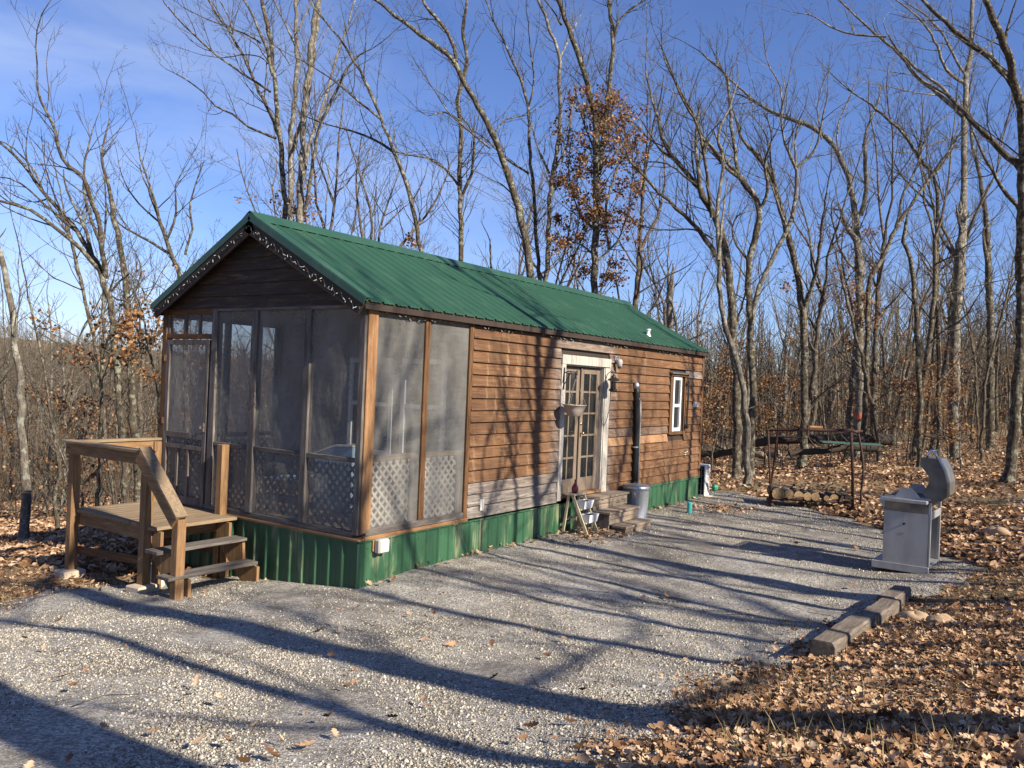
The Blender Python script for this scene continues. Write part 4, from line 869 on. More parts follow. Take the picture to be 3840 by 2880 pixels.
# ================================================================== AIR CONDITIONER, PIPES
az = .08; ac = thing('air_conditioner', 'white outdoor air conditioner unit standing behind the far cabin corner', 'air conditioner', (-.35, 11.1, az))
x0, x1, y0, y1, z0, z1 = -.75, .06, 10.98, 11.30, az+.03, az+.74
MB().box((x0, y0+.02, z0), (x1-.03, y1, z1)).build('case', M['white'], ac, bevel=.015)
MB().box((x1-.028, y0+.0, z0), (x1, y1, z1)).box((x1-.16, y0, z0), (x1-.03, y0+.018, z0+.03)).box((x0, y0, z1-.03), (x1-.03, y0+.018, z1)).build('side_panel', M['cream'], ac, bevel=.008)
MB().box((x0+.02, y0+.008, z0+.03), (x1-.032, y0+.019, z1-.032)).build('coil', M['black'], ac)
mb = MB()
for i in range(7): mb.box((x1-.09-i*.1, y0-.002, z0+.03), (x1-.084-i*.1, y0+.004, z1-.032))
for i in range(4): mb.box((x0+.02, y0-.0045, z0+.12+i*.17), (x1-.032, y0-.0025, z0+.126+i*.17))
mb.build('wire_guard', M['greyp'], ac)
for i in range(5): MB().box((x1+.001, y0+.10, z0+.06+i*.135), (x1+.004, y0+.24, z0+.165+i*.135)).build('vent', M['greyp'], ac)
o = MB().box((-.9, 10.85, .0), (.2, 11.5, az+.03)).build('concrete_pad', M['concrete'], bevel=.01); tag(rebase(o), 'low concrete pad under the white air conditioner', 'pad')
q = at(2585, 1928); tp = thing('standpipe', 'short teal plastic pipe sticking up from the gravel by the far skirting', 'pipe', tuple(q))
MB().lathe(q, [(.046, -.05), (.046, .20), (.036, .201), (.034, .1)], 16).build('pipe', M['teal'], tp, smooth=False); MB().lathe(q, [(.052, .2), (.052, .235), (.03, .24)], 16).build('cap', M['teal'], tp)
q = at(2680, 1853); tp = thing('hydrant_cap', 'small green plastic cap on a stake beyond the air conditioner', 'cap', tuple(q))
MB().tube([q, q+np.array([0, 0, .13])], .012, 6).build('stake', M['lgreen'], tp); MB().lathe(Vector(q)+Vector((0, 0, .09)), [(.03, 0), (.075, .02), (.08, .08), (.05, .14), (.02, .15)], 10).build('cap', M['lgreen'], tp)

# ================================================================== PORCH CONTENTS
t = thing('porch_table', 'pale blue covered table inside the screened porch', 'table', (-2.7, 1.35, .6))
MB().prism([(-3.2, 1.1, .90), (-2.2, 1.1, .98), (-2.2, 1.1, 1.01), (-3.2, 1.1, .93)], (0, .6, 0)).build('tabletop', M['blue'], t)
for a, b in ((-3.15, 1.13), (-2.28, 1.13), (-3.15, 1.65), (-2.28, 1.65)): MB().box((a, b, .6), (a+.04, b+.04, .9)).build('leg', M['grey_z'], t)
t = thing('porch_cooler', 'pale blue box with sloping lid inside the screened porch near the corner', 'box', (-1.6, 1.3, .6))
MB().prism([(-2.0, 1.1, .62), (-1.25, 1.1, .62), (-1.25, 1.1, 1.54), (-1.6, 1.1, 1.52), (-2.0, 1.1, 1.38)], (0, .3, 0)).build('box', M['blue'], t, bevel=.01)
MB().prism([(-1.24, 1.08, 1.56), (-1.6, 1.08, 1.545), (-2.02, 1.08, 1.40), (-2.02, 1.08, 1.38), (-1.6, 1.08, 1.521), (-1.24, 1.08, 1.541)], (0, .34, 0)).build('lid', M['white'], t)

# ================================================================== GRILL
gp = at(3482, 2157); ga = R(-2); GX = np.array([math.cos(ga), math.sin(ga), 0]); GY = np.array([-math.sin(ga), math.cos(ga), 0]); gz_ = gp[2]
GO = gp-GX*.53*float((gp-CAM)@FW)/9.95
GS = float((gp-CAM)@FW)/9.95
def gl(x, y, z): return tuple(GO+(GX*x+GY*y+np.array([0, 0, z]))*GS)
gr = thing('gas_grill', 'worn stainless gas grill with its curved lid open at the gravel edge', 'grill', tuple(GO+GX*.27+GY*.35))
DD = 1.12*.62/.62; YL = .72
def gbox(a, b, mat, name, par=None, bv=.004):
    vs = [gl(x, y, z) for z in (a[2], b[2]) for x, y in ((a[0], a[1]), (b[0], a[1]), (b[0], b[1]), (a[0], b[1]))]
    return MB().add(vs, [(0, 3, 2, 1), (4, 5, 6, 7), (0, 1, 5, 4), (1, 2, 6, 5), (2, 3, 7, 6), (3, 0, 4, 7)]).build(name, M[mat], par or gr, bevel=bv)
gbox((-.10, -.02, .0), (.53, .0, .09), 'steel', 'base_skirt'); gbox((-.10, .0, .07), (.53, YL, .09), 'steel', 'base_shelf'); gbox((-.1, YL-.0, .0), (.53, YL+.02, .09), 'steel', 'base_skirt'); gbox((-.12, -.02, .0), (-.10, YL+.02, .09), 'steel', 'base_skirt')
gbox((.0, .0, .09), (.52, .015, .735), 'steel', 'side_panel'); gbox((.0, YL-.015, .09), (.52, YL, .735), 'steel', 'side_panel'); gbox((.0, .015, .09), (.012, YL-.015, .735), 'steel', 'front_door')
gbox((.50, .0, .09), (.535, .03, .88), 'steel', 'frame_post'); gbox((.50, YL-.03, .09), (.535, YL, .88), 'steel', 'frame_post'); gbox((.505, .03, .66), (.53, YL-.03, .75), 'steel', 'cross_bar')
gbox((.0, .0, .735), (.50, .02, .86), 'stain', 'burner_panel'); gbox((-.012, .0, .735), (.0, YL, .86), 'steel', 'burner_panel')
gbox((.0, .02, .72), (.50, YL-.02, .74), 'dark', 'drip_tray')
gbox((-.03, -.14, .865), (.50, -.01, .905), 'steel', 'side_shelf'); gbox((-.02, YL+.01, .865), (.50, YL+.30, .905), 'steel', 'side_shelf')
MB().prism([gl(-.06, -.12, .865), gl(.03, -.12, .865), gl(.03, -.12, .78)], tuple(GY*.06)).build('shelf_bracket', M['steel'], gr)
MB().prism([gl(.0, .0, .90), gl(.52, .0, .90), gl(.52, .0, .925), gl(.40, .0, .925), gl(.31, .0, 1.03), gl(.19, .0, 1.03), gl(.12, .0, .925), gl(.0, .0, .925)], tuple(GY*.02)).build('firebox_end', M['steel'], gr)
MB().prism([gl(.0, YL, .90), gl(.52, YL, .90), gl(.52, YL, .925), gl(.40, YL, .925), gl(.31, YL, 1.03), gl(.19, YL, 1.03), gl(.12, YL, .925), gl(.0, YL, .925)], tuple(-GY*.02)).build('firebox_end', M['steel'], gr)
gbox((.02, .03, .80), (.50, YL-.03, .915), 'black', 'cooking_grate')
gbox((-.035, .1, .70), (-.012, .60, .86), 'steel', 'control_panel')
for i in range(3): MB().tube([gl(-.035, .2+.15*i, .79), gl(-.06, .2+.15*i, .79)], .022, 10).build('knob', M['black'], gr)
MB().tube([gl(.235, .0, .59), gl(.235, -.025, .59)], .016, 10).build('knob', M['black'], gr); MB().tube([gl(.235, -.01, .60), gl(.235, -.01, .70)], .002, 4).build('lighter_chain', M['galv'], gr)
prof = [(.39, 1.42), (.58, 1.41), (.65, 1.28), (.69, 1.13), (.69, .97), (.62, .90), (.47, .93), (.41, 1.0), (.45, 1.04), (.49, 1.12), (.48, 1.21), (.42, 1.28), (.385, 1.32)]
lid = MB().prism([gl(a, .02, b) for a, b in prof], tuple(GY*.018)).build('lid', M['lid'], gr); MB().prism([gl(a, YL-.02, b) for a, b in prof], tuple(-GY*.018)).build('lid_end', M['lid'], lid)
outer = prof[:6]; mb = MB()
for (a, b), (c, d) in zip(outer[:-1], outer[1:]):
    v = np.array([c-a, d-b]); nn = np.array([v[1], -v[0]])/np.linalg.norm(v)*-.012
    mb.prism([gl(a, .01, b), gl(c, .01, d), gl(c+nn[0]*-1, .01, d+nn[1]*-1), gl(a+nn[0]*-1, .01, b+nn[1]*-1)], tuple(GY*(YL-.02)))
mb.build('hood_skin', M['lid'], lid)
MB().tube([gl(.45, .06, 1.42), gl(.46, .06, 1.485), gl(.48, .08, 1.50), gl(.48, YL-.08, 1.50), gl(.46, YL-.06, 1.485), gl(.45, YL-.06, 1.42)], .014, 8).tube([gl(.56, .06, 1.42), gl(.55, .06, 1.48), gl(.52, .08, 1.50), gl(.48, .08, 1.50)], .012, 8).build('handle', M['chrome'], lid, smooth=True)
for a, b in ((.06, .06), (.49, .06), (.06, YL-.06), (.49, YL-.06)): MB().tube([gl(a, b-.015, .03), gl(a, b+.015, .03)], .032, 12).build('caster', M['greyp'], gr)

# ================================================================== TIMBERS
def timber(p0, p1, w, h, label, seed):
    r_ = random.Random(seed); a, b = Vector(p0), Vector(p1); n = 14; d = (b-a).normalized(); sd_ = d.cross(Vector((0, 0, 1))); vs = []; fs = []
    ring = [(-.5, 0), (-.5, .85), (-.42, 1), (.42, 1), (.5, .85), (.5, 0)]
    for i in range(n+1):
        c = a.lerp(b, i/n)
        for (u_, v_) in ring: vs.append(c+sd_*(u_*w+r_.uniform(-.006, .006))+Vector((0, 0, v_*h+r_.uniform(-.007, .007)*(v_ > 0)-.04*(v_ == 0)))+d*r_.uniform(-.01, .01))
    m = len(ring)
    for i in range(n):
        for k in range(m): fs.append((i*m+k, i*m+(k+1) % m, (i+1)*m+(k+1) % m, (i+1)*m+k))
    fs += [tuple(range(m-1, -1, -1)), tuple(n*m+k for k in range(m))]
    o = MB().add(vs, fs).build('landscape_timber', M['tie']); tag(rebase(o), label, 'timber', 'old timbers edging the gravel'); return o
q0 = at(3082, 2480); q1 = at(3402, 2246); d_ = q1-q0; LT_ = np.linalg.norm(d_); d_ = d_/LT_; sd2 = np.array([d_[1], -d_[0], 0])
for i, (t0_, t1_, o_, hh, lab) in enumerate(((0, .42, 0, .165, 'nearest of the three old timbers along the gravel edge, dark cut end foremost'), (.425, .74, .015, .15, 'middle one of the three old timbers along the gravel edge'), (.745, 1.0, -.05, .145, 'farthest of the three old timbers along the gravel edge, nearest the grill'))):
    timber(q0+d_*LT_*t0_+sd2*o_, q0+d_*LT_*t1_+sd2*o_, .19, hh*1.0, lab, i+1)

# ================================================================== FIREWOOD RACK
cr_ = crop(2850, 1580, 3300, 2074)
def top(base, X, Y):                      # point on the vertical plane through base, facing the camera
    D = (base-CAM)@FW; return atD(X, Y, D)
r1, r3 = at(*cr_(195, 1485)), at(*cr_(1600, 1560)); r2 = at(*cr_(335, 1440)); r4 = at(*cr_(1745, 1460))
ax3 = (r3-r1)/np.linalg.norm(r3-r1); bk = np.array([-ax3[1], ax3[0], 0])
r2 = r1+bk*.62+ax3*.05; r4 = r3+bk*.62; r2[2] = gh(r2[0], r2[1]); r4[2] = gh(r4[0], r4[1])
rk = thing('firewood_rack', 'rusty pipe firewood rack with a few split logs on its bottom rails', 'firewood rack', tuple((r1+r3)/2))
def vt(p): return Vector(p)
t1, t3 = top(r1, *cr_(140, 165)), top(r3, *cr_(1572, 165)); t2 = top(r2, *cr_(310, 160)); 
MB().tube([vt(r1)+Vector((0, 0, .03)), vt(t1)], .021, 10).build('post', M['rust'], rk, smooth=True); MB().tube([vt(r3)+Vector((0, 0, .03)), vt(r3).lerp(vt(t3), .5)+Vector((.02, 0, 0)), vt(t3)], [.031, .033, .029], 10).build('post', M['rust'], rk, smooth=True)
MB().tube([vt(r2)+Vector((0, 0, .03)), vt(t2)], .021, 10).build('post', M['rust'], rk, smooth=True)
c4 = [cr_(1735, 1450), cr_(1750, 1200), cr_(1782, 950), cr_(1785, 750), cr_(1755, 500), cr_(1710, 260), cr_(1690, 190)]
p4 = [vt(top(r4, *q)) for q in c4]; MB().tube(p4, .024, 10).build('post', M['rust'], rk, smooth=True)
MB().tube([vt(t1)+Vector((-.04, 0, .0)), vt(top(r1+(r3-r1)*.5, *cr_(820, 135))), vt(top(r1+(r3-r1)*.55, *cr_(930, 150))), vt(t3)+Vector((.06, 0, .02))], [.017, .02, .031, .031], 10).build('top_rail', M['rust'], rk, smooth=True)
MB().tube([vt(t2)+Vector((-.04, 0, 0)), vt(p4[-1])+Vector((.1, 0, .03))], .019, 8).build('top_rail', M['rust'], rk, smooth=True)
for a, b in ((t1, t2), (t3, p4[-1])): MB().tube([vt(a), vt(b)], .017, 8).build('top_rail', M['rust'], rk, smooth=True)
h1 = Vector((0, 0, .19))
MB().tube([vt(r1)+h1, vt(r3)+h1], .03, 10).build('bottom_rail', M['rust'], rk, smooth=True); MB().tube([vt(r2)+h1, vt(r4)+h1], .03, 10).build('bottom_rail', M['rust'], rk, smooth=True)
for a, b in ((r1, r2), (r3, r4)): MB().tube([vt(a)-vt(bk)*.12+Vector((0, 0, .05)), vt(b)+vt(bk)*.12+Vector((0, 0, .05))], .045, 12).build('foot', M['rust'], rk, smooth=True)
mp_ = vt(top(r2+(r4-r2)*.4, *cr_(825, 240))); MB().tube([mp_, mp_+Vector((0, 0, .22))], .03, 8).build('stub', M['rust'], rk)
base_z = r1[2]+.23
logs = [(305, 1245, 100, 'large pale barked round log at the left end of the rack'), (495, 1250, 74, 'second round log from the left in the rack, cracked across its end'), (660, 1370, 78, 'split half log leaning low beside the two big round logs'), (815, 1328, 70, 'round log in the middle of the rack with clear rings'), (950, 1330, 70, 'dark barked log just right of the ringed middle log'), (1140, 1378, 46, 'smallest dark log lying on the rack rail'), (1270, 1372, 66, 'split log with curved top between the small dark log and the upright splinter'), (1400, 1345, 42, 'narrow pale split piece standing on edge in the rack'), (1520, 1330, 62, 'pale split log beside the right post of the rack'), (360, 1370, 52, 'lower log tucked under the large pale round log'), (500, 1372, 50, 'lower log under the cracked round log')]
for i, (X, Y, rr, lab) in enumerate(logs):
    c = top(r1+(r3-r1)*((X-195)/1405), *cr_(X, Y)); r_ = rr*.00125; c[2] = max(c[2], base_z+r_*.6); n = 16; lg = random.Random(i)
    half = i in (2, 6, 8); ring = []
    for k in range(n):
        a = 2*math.pi*k/n; q = 1+lg.uniform(-.05, .05); zz = math.sin(a); zz = max(zz, -.25) if half else zz; ring.append((math.cos(a)*r_*q, zz*r_*q))
    if i == 7: ring = [(-.05, -.05), (.02, -.06), (.05, .07), (.01, .08)]
    o_ = vt(c)-vt(bk)*.05; vs = [o_+vt(ax3)*a+Vector((0, 0, b)) for a, b in ring]; L = vt(bk)*lg.uniform(.55, .7)
    t = thing('firewood_log', lab, 'log', tuple(o_-Vector((0, 0, r_))), 'logs on the firewood rack')
    m = len(vs); MB().add(vs+[v+L for v in vs], [(k, (k+1) % m, m+(k+1) % m, m+k) for k in range(m)]).build('bark', M['pale'] if i in (0, 1) else M['bark'], t, smooth=False)
    MB().add([v-vt(bk)*.002 for v in vs], [tuple(range(m-1, -1, -1))]).add([v+L for v in vs], [tuple(range(m))]).build('cut_face', M['cut'], t)
# log lying on the top rail
q = vt(top(r1+(r3-r1)*.55, *cr_(960, 105))); o = MB().tube([q-vt(ax3)*.12, q+vt(ax3)*.14], [.035, .03], 10).build('short_log', M['orange_x']); tag(rebase(o), 'short reddish piece of wood lying on top of the rusty rack', 'log')

# ================================================================== FOLDING TABLE, ROCKS, FALLEN TRUNKS
TD = 27.; a, b = atD(3085, 1657, TD), atD(3311, 1668, TD-.4); v = vt(b)-vt(a); z = (a[2]+b[2])/2; a[2] = b[2] = z; bk2 = Vector((-v.y, v.x, 0)).normalized()*.75
ft = thing('folding_table', 'green topped folding table standing in the leaves behind the firewood rack', 'table', tuple((vt(a)+vt(b))/2+bk2*.5-Vector((0, 0, z-gh(a[0], a[1])))))
MB().prism([vt(a), vt(b), vt(b)+bk2, vt(a)+bk2], (0, 0, -.045)).build('tabletop', M['tabletop'], ft, bevel=.008)
for f, g_ in ((.17, .1), (.17, .9), (.81, .1), (.81, .9)):
    q = vt(a)+v*f+bk2*g_; MB().tube([q-Vector((0, 0, .04)), Vector((q.x-.05, q.y, gh(q.x, q.y)))], .015, 6).build('leg', M['black'], ft)
for k, (X, Y, s_, lab) in enumerate(((2845, 1716, .34, 'large rounded tan rock on the leaves left of the rack'), (2905, 1712, .27, 'small rounded tan rock touching the larger one behind the rack'), (2580, 1690, .3, 'dark weathered rock in the leaves behind the cabin corner'), (3745, 2010, .17, 'flat pale stone among leaves right of the grill'), (3530, 2340, .1, 'pale stone in the leaves just right of the near timber'), (3430, 2330, .11, 'brown stone half buried in leaves beside the near timber'), (2740, 2575, .07, 'small dark stone at the near gravel edge'))):
    q = at(X, Y); r_ = np.random.RandomState(k); vs = []; fs = []; nu, nv = 14, 8
    ph = r_.uniform(0, 6, 6)
    for j in range(nv+1):
        for i in range(nu):
            a = 2*math.pi*i/nu; e = math.pi*(j/nv-.5); d = 1+.16*math.sin(2*a+ph[0])+.1*math.sin(3*a+ph[1]+2*e)+.08*math.sin(5*e+a*2+ph[2])
            vs.append((q[0]+s_*1.25*d*math.cos(a)*math.cos(e), q[1]+s_*d*math.sin(a)*math.cos(e), q[2]+s_*.25+s_*.62*d*math.sin(e)))
    for j in range(nv):
        for i in range(nu): fs.append((j*nu+i, j*nu+(i+1) % nu, (j+1)*nu+(i+1) % nu, (j+1)*nu+i))
    o = MB().add(vs, fs).build('rock', M['rock'], smooth=True); tag(rebase(o), lab, 'rock', 'rocks lying in the leaves')
c6_ = crop(2500, 1000, 3840, 2212)
def fallen(pts, D, r, label):
    tb = TB(); P3 = [atD(*c6_(x, y), D+dd) for x, y, dd in pts]; n = 12; out = []
    for i in range(len(P3)-1):
        for k in range(4): out.append(P3[i]+(P3[i+1]-P3[i])*k/4+NR.normal(0, .03, 3))
    out.append(P3[-1]); rad = [r*(1-.45*i/len(out)) for i in range(len(out))]; tb.add(out, rad, 10); rg = random.Random(int(r*1000))
    for i in range(9):
        q = out[rg.randrange(2, len(out)-2)]; grow(tb, q, np.array([rg.gauss(0, 1), rg.gauss(0, .6), rg.uniform(.2, 1)]), rg.uniform(.5, 2.2), .03, 1, rg, -.02, .008)
    b_ = out[0]; me = tb.mesh('fallen_trunk', M['mound'], tuple(b_)); o = bpy.data.objects.new('fallen_trunk', me); COL.objects.link(o); o.location = tuple(b_); tag(o, label, 'fallen trunk', 'fallen trunks behind the clearing'); return o
fallen([(1390, 1085, 0), (1200, 1062, 0), (850, 1066, .5), (620, 1075, 1), (520, 1105, 1.4), (380, 1150, 2), (210, 1165, 2.5)], 30, .21, 'long dark fallen trunk lying across the clearing above the folding table')
fallen([(1290, 1115, -1), (1000, 1130, -1), (760, 1160, -1)], 29, .16, 'shorter dark fallen trunk on the ground behind the folding table legs')
fallen([(1600, 1045, 0), (1740, 1070, 0), (1860, 1078, 0)], 31, .07, 'thin grey fallen pole in the leaves left of the tall straight oak')
o = None

# ================================================================== TREES
K1 = lambda x, y: (x*.868, y*.868); K2 = crop(600, 0, 1400, 1475); K3 = crop(1200, 0, 2500, 1797); K4 = crop(2300, 0, 3100, 1106); K5 = crop(2900, 0, 3840, 1300); K6 = c6_
SC = {'1': (K1, .868), '2': (K2, .5424), '3': (K3, .7234), '4': (K4, .7233), '5': (K5, .7231), '6': (K6, .6058), 'u': (U, 1.736)}
def smooth_line(P3, w, rg, gn=.02):
    n = len(P3); out = []; ww = []
    for i in range(n-1):
        p0, p1, p2, p3 = P3[max(i-1, 0)], P3[i], P3[i+1], P3[min(i+2, n-1)]; m = max(2, min(6, int(np.linalg.norm(p2-p1)/.35)+1))
        for k in range(m):
            t = k/m; q = .5*((2*p1)+(-p0+p2)*t+(2*p0-5*p1+4*p2-p3)*t*t+(-p0+3*p1-3*p2+p3)*t**3)
            r_ = w[i]+(w[i+1]-w[i])*t
            out.append(q+np.array([rg.gauss(0, 1), rg.gauss(0, 1), rg.gauss(0, .5)])*min(gn, r_*.35)); ww.append(r_*rg.uniform(.93, 1.07))
    out.append(P3[-1]); ww.append(w[-1]); return out, ww
def hero(name, label, D, limbs, mat='bark', leaves=0, lrange=None, base=None, dens=1.5, lev=2, seed=0, group='tall bare oaks around the cabin', ext=True, wk=1.0, tlow=.45, xr=None):
    """limbs: (crop, w0, w1, [(x, y), ...]); limb 0 is the trunk, bottom first"""
    rg = random.Random(seed*7+3); tr = TB(); cw = TB(); placed = []; tips = []; dens = dens*2.2; wk = wk*1.12
    for li, (ck, w0, w1, pts) in enumerate(limbs):
        fn, sc = SC[ck]; full = [fn(*p) for p in pts]
        if li == 0: d0 = D; drift = rg.uniform(-.06, .06)
        else:
            bd = min(((a[0]-full[0][0])**2+(a[1]-full[0][1])**2, a[2]) for a in placed); d0 = bd[1]; drift = rg.choice([-1, 1])*rg.uniform(.12, .45)
        P3 = []; L = 0; prev = None
        for X, Y in full:
            q = atD(X, Y, d0+drift*L)
            if prev is not None: L += np.linalg.norm(q-prev); q = atD(X, Y, d0+drift*L)
            P3.append(q); prev = q; placed.append((X, Y, d0+drift*L))
        r0, r1_ = [w*sc*D/F/2*wk for w in (w0, w1)]; n = len(P3)
        if li == 0:
            b = P3[0].copy(); g = float(Hfar(b[0], b[1]))
            if b[2]-g > .15:
                k = max(1, int((b[2]-g)/1.6)); dn = P3[0]-P3[1]; sl = dn[:2]/max(abs(dn[2]), .2)*.4; ex = []
                for i in range(1, k+1): z = b[2]-(b[2]-g)*i/k; ex.append(np.array([b[0]+sl[0]*(b[2]-z), b[1]+sl[1]*(b[2]-z), z]))
                for e in ex: P3.insert(0, e)
                P3[0][2] = float(Hfar(P3[0][0], P3[0][1]))-.1
            else: P3[0][2] = g-.1
            n = len(P3); basep = P3[0].copy(); basep[2] += .1; P3.insert(1, P3[0]+(P3[1]-P3[0])*min(.35, .5/max(.1, np.linalg.norm(P3[1]-P3[0])))); n += 1
        w = [max(.012, r0+(r1_-r0)*i/(n-1)) for i in range(n)]
        if li == 0: w[0] *= 1.6
        line, ww = smooth_line(P3, w, rg); tr.add(line, ww, 10 if r0 > .07 else 6)
        L = sum(np.linalg.norm(line[i+1]-line[i]) for i in range(len(line)-1)); t0 = tlow if li == 0 else .12
        for c in range(int(L*dens*(1-t0))):
            t = rg.uniform(t0, 1); f = t*(len(line)-1); i = min(int(f), len(line)-2); q = line[i]+(line[i+1]-line[i])*(f-i); dd = line[i+1]-line[i]; dd = dd/np.linalg.norm(dd)
            v = np.array([rg.gauss(0, 1), rg.gauss(0, 1), rg.gauss(0, .8)+.35]); v -= dd*(v@dd); v /= np.linalg.norm(v); a = rg.uniform(.5, 1.0)
            LL = rg.uniform(.5, 2.3)*(1.25-.5*t); grow(cw, q, dd*math.cos(a)+v*math.sin(a), LL, min(ww[i]*.5, .005+LL*.008), lev if LL > .8 else 1, rg, .06, .0045, 2.2, tips)
        if w1 > 1.5: grow(cw, line[-1], line[-1]-line[-2], rg.uniform(1.5, 3) if ext else .8, ww[-1]*.85, lev, rg, .05, .0045, 2.4, tips)
    base_ = tuple(basep); t = thing(name, label, 'tree', base_, group)
    for b_, nm, mt in ((tr, 'trunk', M[mat]), (cw, 'crown', M['pale' if mat == 'pale' else 'bark'])):
        if b_.d: o = bpy.data.objects.new(nm, b_.mesh(nm, mt, base_)); COL.objects.link(o); o.parent = t
    if leaves:
        pos = []; cand = [q for q, d in tips]
        if lrange: cand = [q for q in cand if lrange[0] < px(q)[1] < lrange[1] and rg.random() < .25+.75*(px(q)[1]-lrange[0])/(lrange[1]-lrange[0])] or cand or [P3[-1]]
        if xr: cand = [q for q in cand if xr[0] < px(q)[0] < xr[1]]
        rs_ = np.random.RandomState(seed); leaves = min(leaves, 9*len(cand))
        for i in range(leaves): q = cand[rs_.randint(len(cand))]; pos.append(q+rs_.normal(0, .09, 3))
        me = scatter('leaves', ST, SF, np.array(pos)-np.array(base_), rs_.uniform(.06, .13, len(pos)), 1.2, M['hung'], rs_); o = bpy.data.objects.new('leaves', me); COL.objects.link(o); o.parent = t
    return t
hero('oak_tree', 'pale lichen spotted trunk with a broken top at the left edge of the picture', 15.5, [('u', 20, 9, [(50, 1168), (54, 1080), (50, 980), (46, 880), (40, 790), (26, 680), (10, 590), (0, 545)])], 'pale', dens=.5, lev=1, seed=1, ext=False)
hero('oak_tree', 'large dark oak left of the cabin with heavy limbs sweeping up to the left', 19, [
 ('1', 34, 20, [(545, 2150), (530, 1900), (510, 1659), (490, 1400), (470, 1270), (440, 1190), (400, 1110)]), ('1', 20, 8, [(400, 1110), (330, 1000), (250, 900), (180, 820), (100, 710), (0, 615), (-60, 560)]),
 ('1', 20, 7, [(430, 1170), (350, 1075), (250, 990), (130, 905), (0, 870), (-70, 850)]), ('1', 22, 8, [(450, 1200), (440, 1030), (400, 880), (360, 770), (300, 720), (250, 640), (240, 560), (180, 440), (160, 350)]),
 ('1', 12, 5, [(448, 1100), (380, 900), (360, 760), (380, 640), (400, 560)]), ('1', 12, 4, [(330, 1000), (200, 890), (90, 790), (0, 765)]), ('1', 9, 3, [(480, 1260), (560, 1180), (620, 1260), (640, 1340)]), ('1', 10, 4, [(180, 820), (150, 740), (60, 640), (0, 610)])],
 leaves=500, lrange=(1150, 1700), seed=2)
hero('oak_tree', 'spreading bare tree rising behind the left roof edge of the cabin', 24, [
 ('1', 26, 14, [(800, 1420), (780, 1200), (740, 1100), (690, 960)]), ('1', 14, 4, [(690, 960), (680, 900), (640, 780), (610, 690), (590, 600)]), ('1', 12, 4, [(740, 1100), (640, 1040), (540, 985), (470, 920), (460, 880)]),
 ('1', 10, 3, [(800, 1100), (830, 990), (820, 880), (860, 760), (880, 700)]), ('1', 10, 3, [(720, 1040), (760, 920), (760, 800), (790, 740)]), ('1', 9, 3, [(690, 960), (600, 880), (540, 790), (510, 690)])], leaves=160, lrange=(1000, 1400), seed=3)
hero('oak_tree', 'slim forked tree between the big left oak and the cabin', 22, [('1', 18, 7, [(430, 2000), (440, 1659), (450, 1300), (445, 1100), (460, 900)]), ('1', 9, 3, [(445, 1250), (540, 1300), (610, 1180), (570, 1060)])], seed=4, leaves=350, lrange=(1150, 1700))
hero('oak_tree', 'slender leaning tree with rust coloured leaves beside the cabin left corner', 20, [('1', 15, 5, [(690, 2000), (680, 1700), (640, 1480), (600, 1300), (520, 1150)]), ('1', 9, 3, [(650, 1500), (690, 1380), (690, 1250)])], seed=5, leaves=1100, lrange=(1130, 1800), dens=2.2)
hero('oak_tree', 'tall dark stemmed oak behind the front gable with long limbs reaching left', 25, [
 ('2', 40, 22, [(870, 1640), (862, 1400), (845, 1150), (830, 960), (805, 750), (790, 540), (770, 300), (730, 120), (705, 0)]), ('2', 26, 13, [(832, 960), (760, 780), (690, 640), (600, 440), (500, 250), (400, 110), (335, 0)]),
 ('2', 17, 6, [(800, 955), (700, 915), (620, 880), (500, 790), (380, 730), (300, 640), (180, 550), (90, 500)]), ('2', 18, 8, [(768, 635), (650, 560), (500, 460), (350, 345), (180, 190), (30, 20)]),
 ('2', 20, 12, [(775, 520), (745, 350), (690, 220), (650, 120), (580, 0)]), ('2', 9, 4, [(745, 440), (690, 390), (560, 380), (440, 400), (290, 380)]), ('2', 10, 4, [(700, 300), (600, 240), (420, 170), (280, 110), (160, 50)]), ('2', 12, 7, [(510, 250), (480, 130), (410, 0)])], seed=6, dens=1.3)
hero('oak_tree', 'pale many stemmed oak behind the gable peak just right of the dark one', 26, [
 ('2', 46, 24, [(925, 1650), (900, 1540), (905, 1200), (905, 1000), (915, 840), (935, 600), (945, 300), (940, 0)]), ('2', 15, 8, [(950, 210), (1000, 110), (1055, 0)]), ('2', 15, 6, [(940, 320), (880, 200), (830, 90), (785, 0)]),
 ('2', 30, 15, [(915, 1040), (980, 830), (1030, 620), (1060, 400), (1090, 150), (1110, 0)]), ('2', 9, 4, [(900, 450), (840, 360), (780, 300), (640, 230)])], 'pale', seed=7, dens=1.2, leaves=120, lrange=(700, 1000))
hero('oak_tree', 'thick pale clump of upright stems right of the gable peak', 24.5, [
 ('2', 60, 28, [(975, 1680), (970, 1450), (975, 1200), (990, 950), (1000, 700), (1040, 400), (1060, 160), (1100, 0)]), ('2', 25, 10, [(1000, 1200), (1050, 950), (1140, 680), (1220, 400), (1280, 220), (1350, 0)]),
 ('2', 24, 8, [(1010, 1450), (1060, 1100), (1090, 920), (1180, 700), (1290, 490), (1380, 380), (1460, 340)]), ('2', 10, 4, [(1100, 700), (1150, 620), (1230, 560), (1380, 450)])], 'pale', seed=8, dens=1.2, leaves=200, lrange=(650, 1000))
hero('oak_tree', 'curved slender oak leaning left over the near half of the roof', 23, [
 ('3', 30, 8, [(530, 1480), (515, 1300), (480, 1080), (430, 900), (390, 800), (335, 660), (270, 500), (210, 370), (130, 240), (0, 80)]), ('3', 13, 4, [(385, 790), (270, 720), (150, 675), (0, 635), (-80, 600)]), ('3', 12, 4, [(315, 620), (200, 525), (100, 440), (0, 370), (-80, 320)]),
 ('3', 8, 3, [(400, 790), (500, 810), (600, 830), (660, 880)])], seed=9, leaves=120, lrange=(850, 1300))
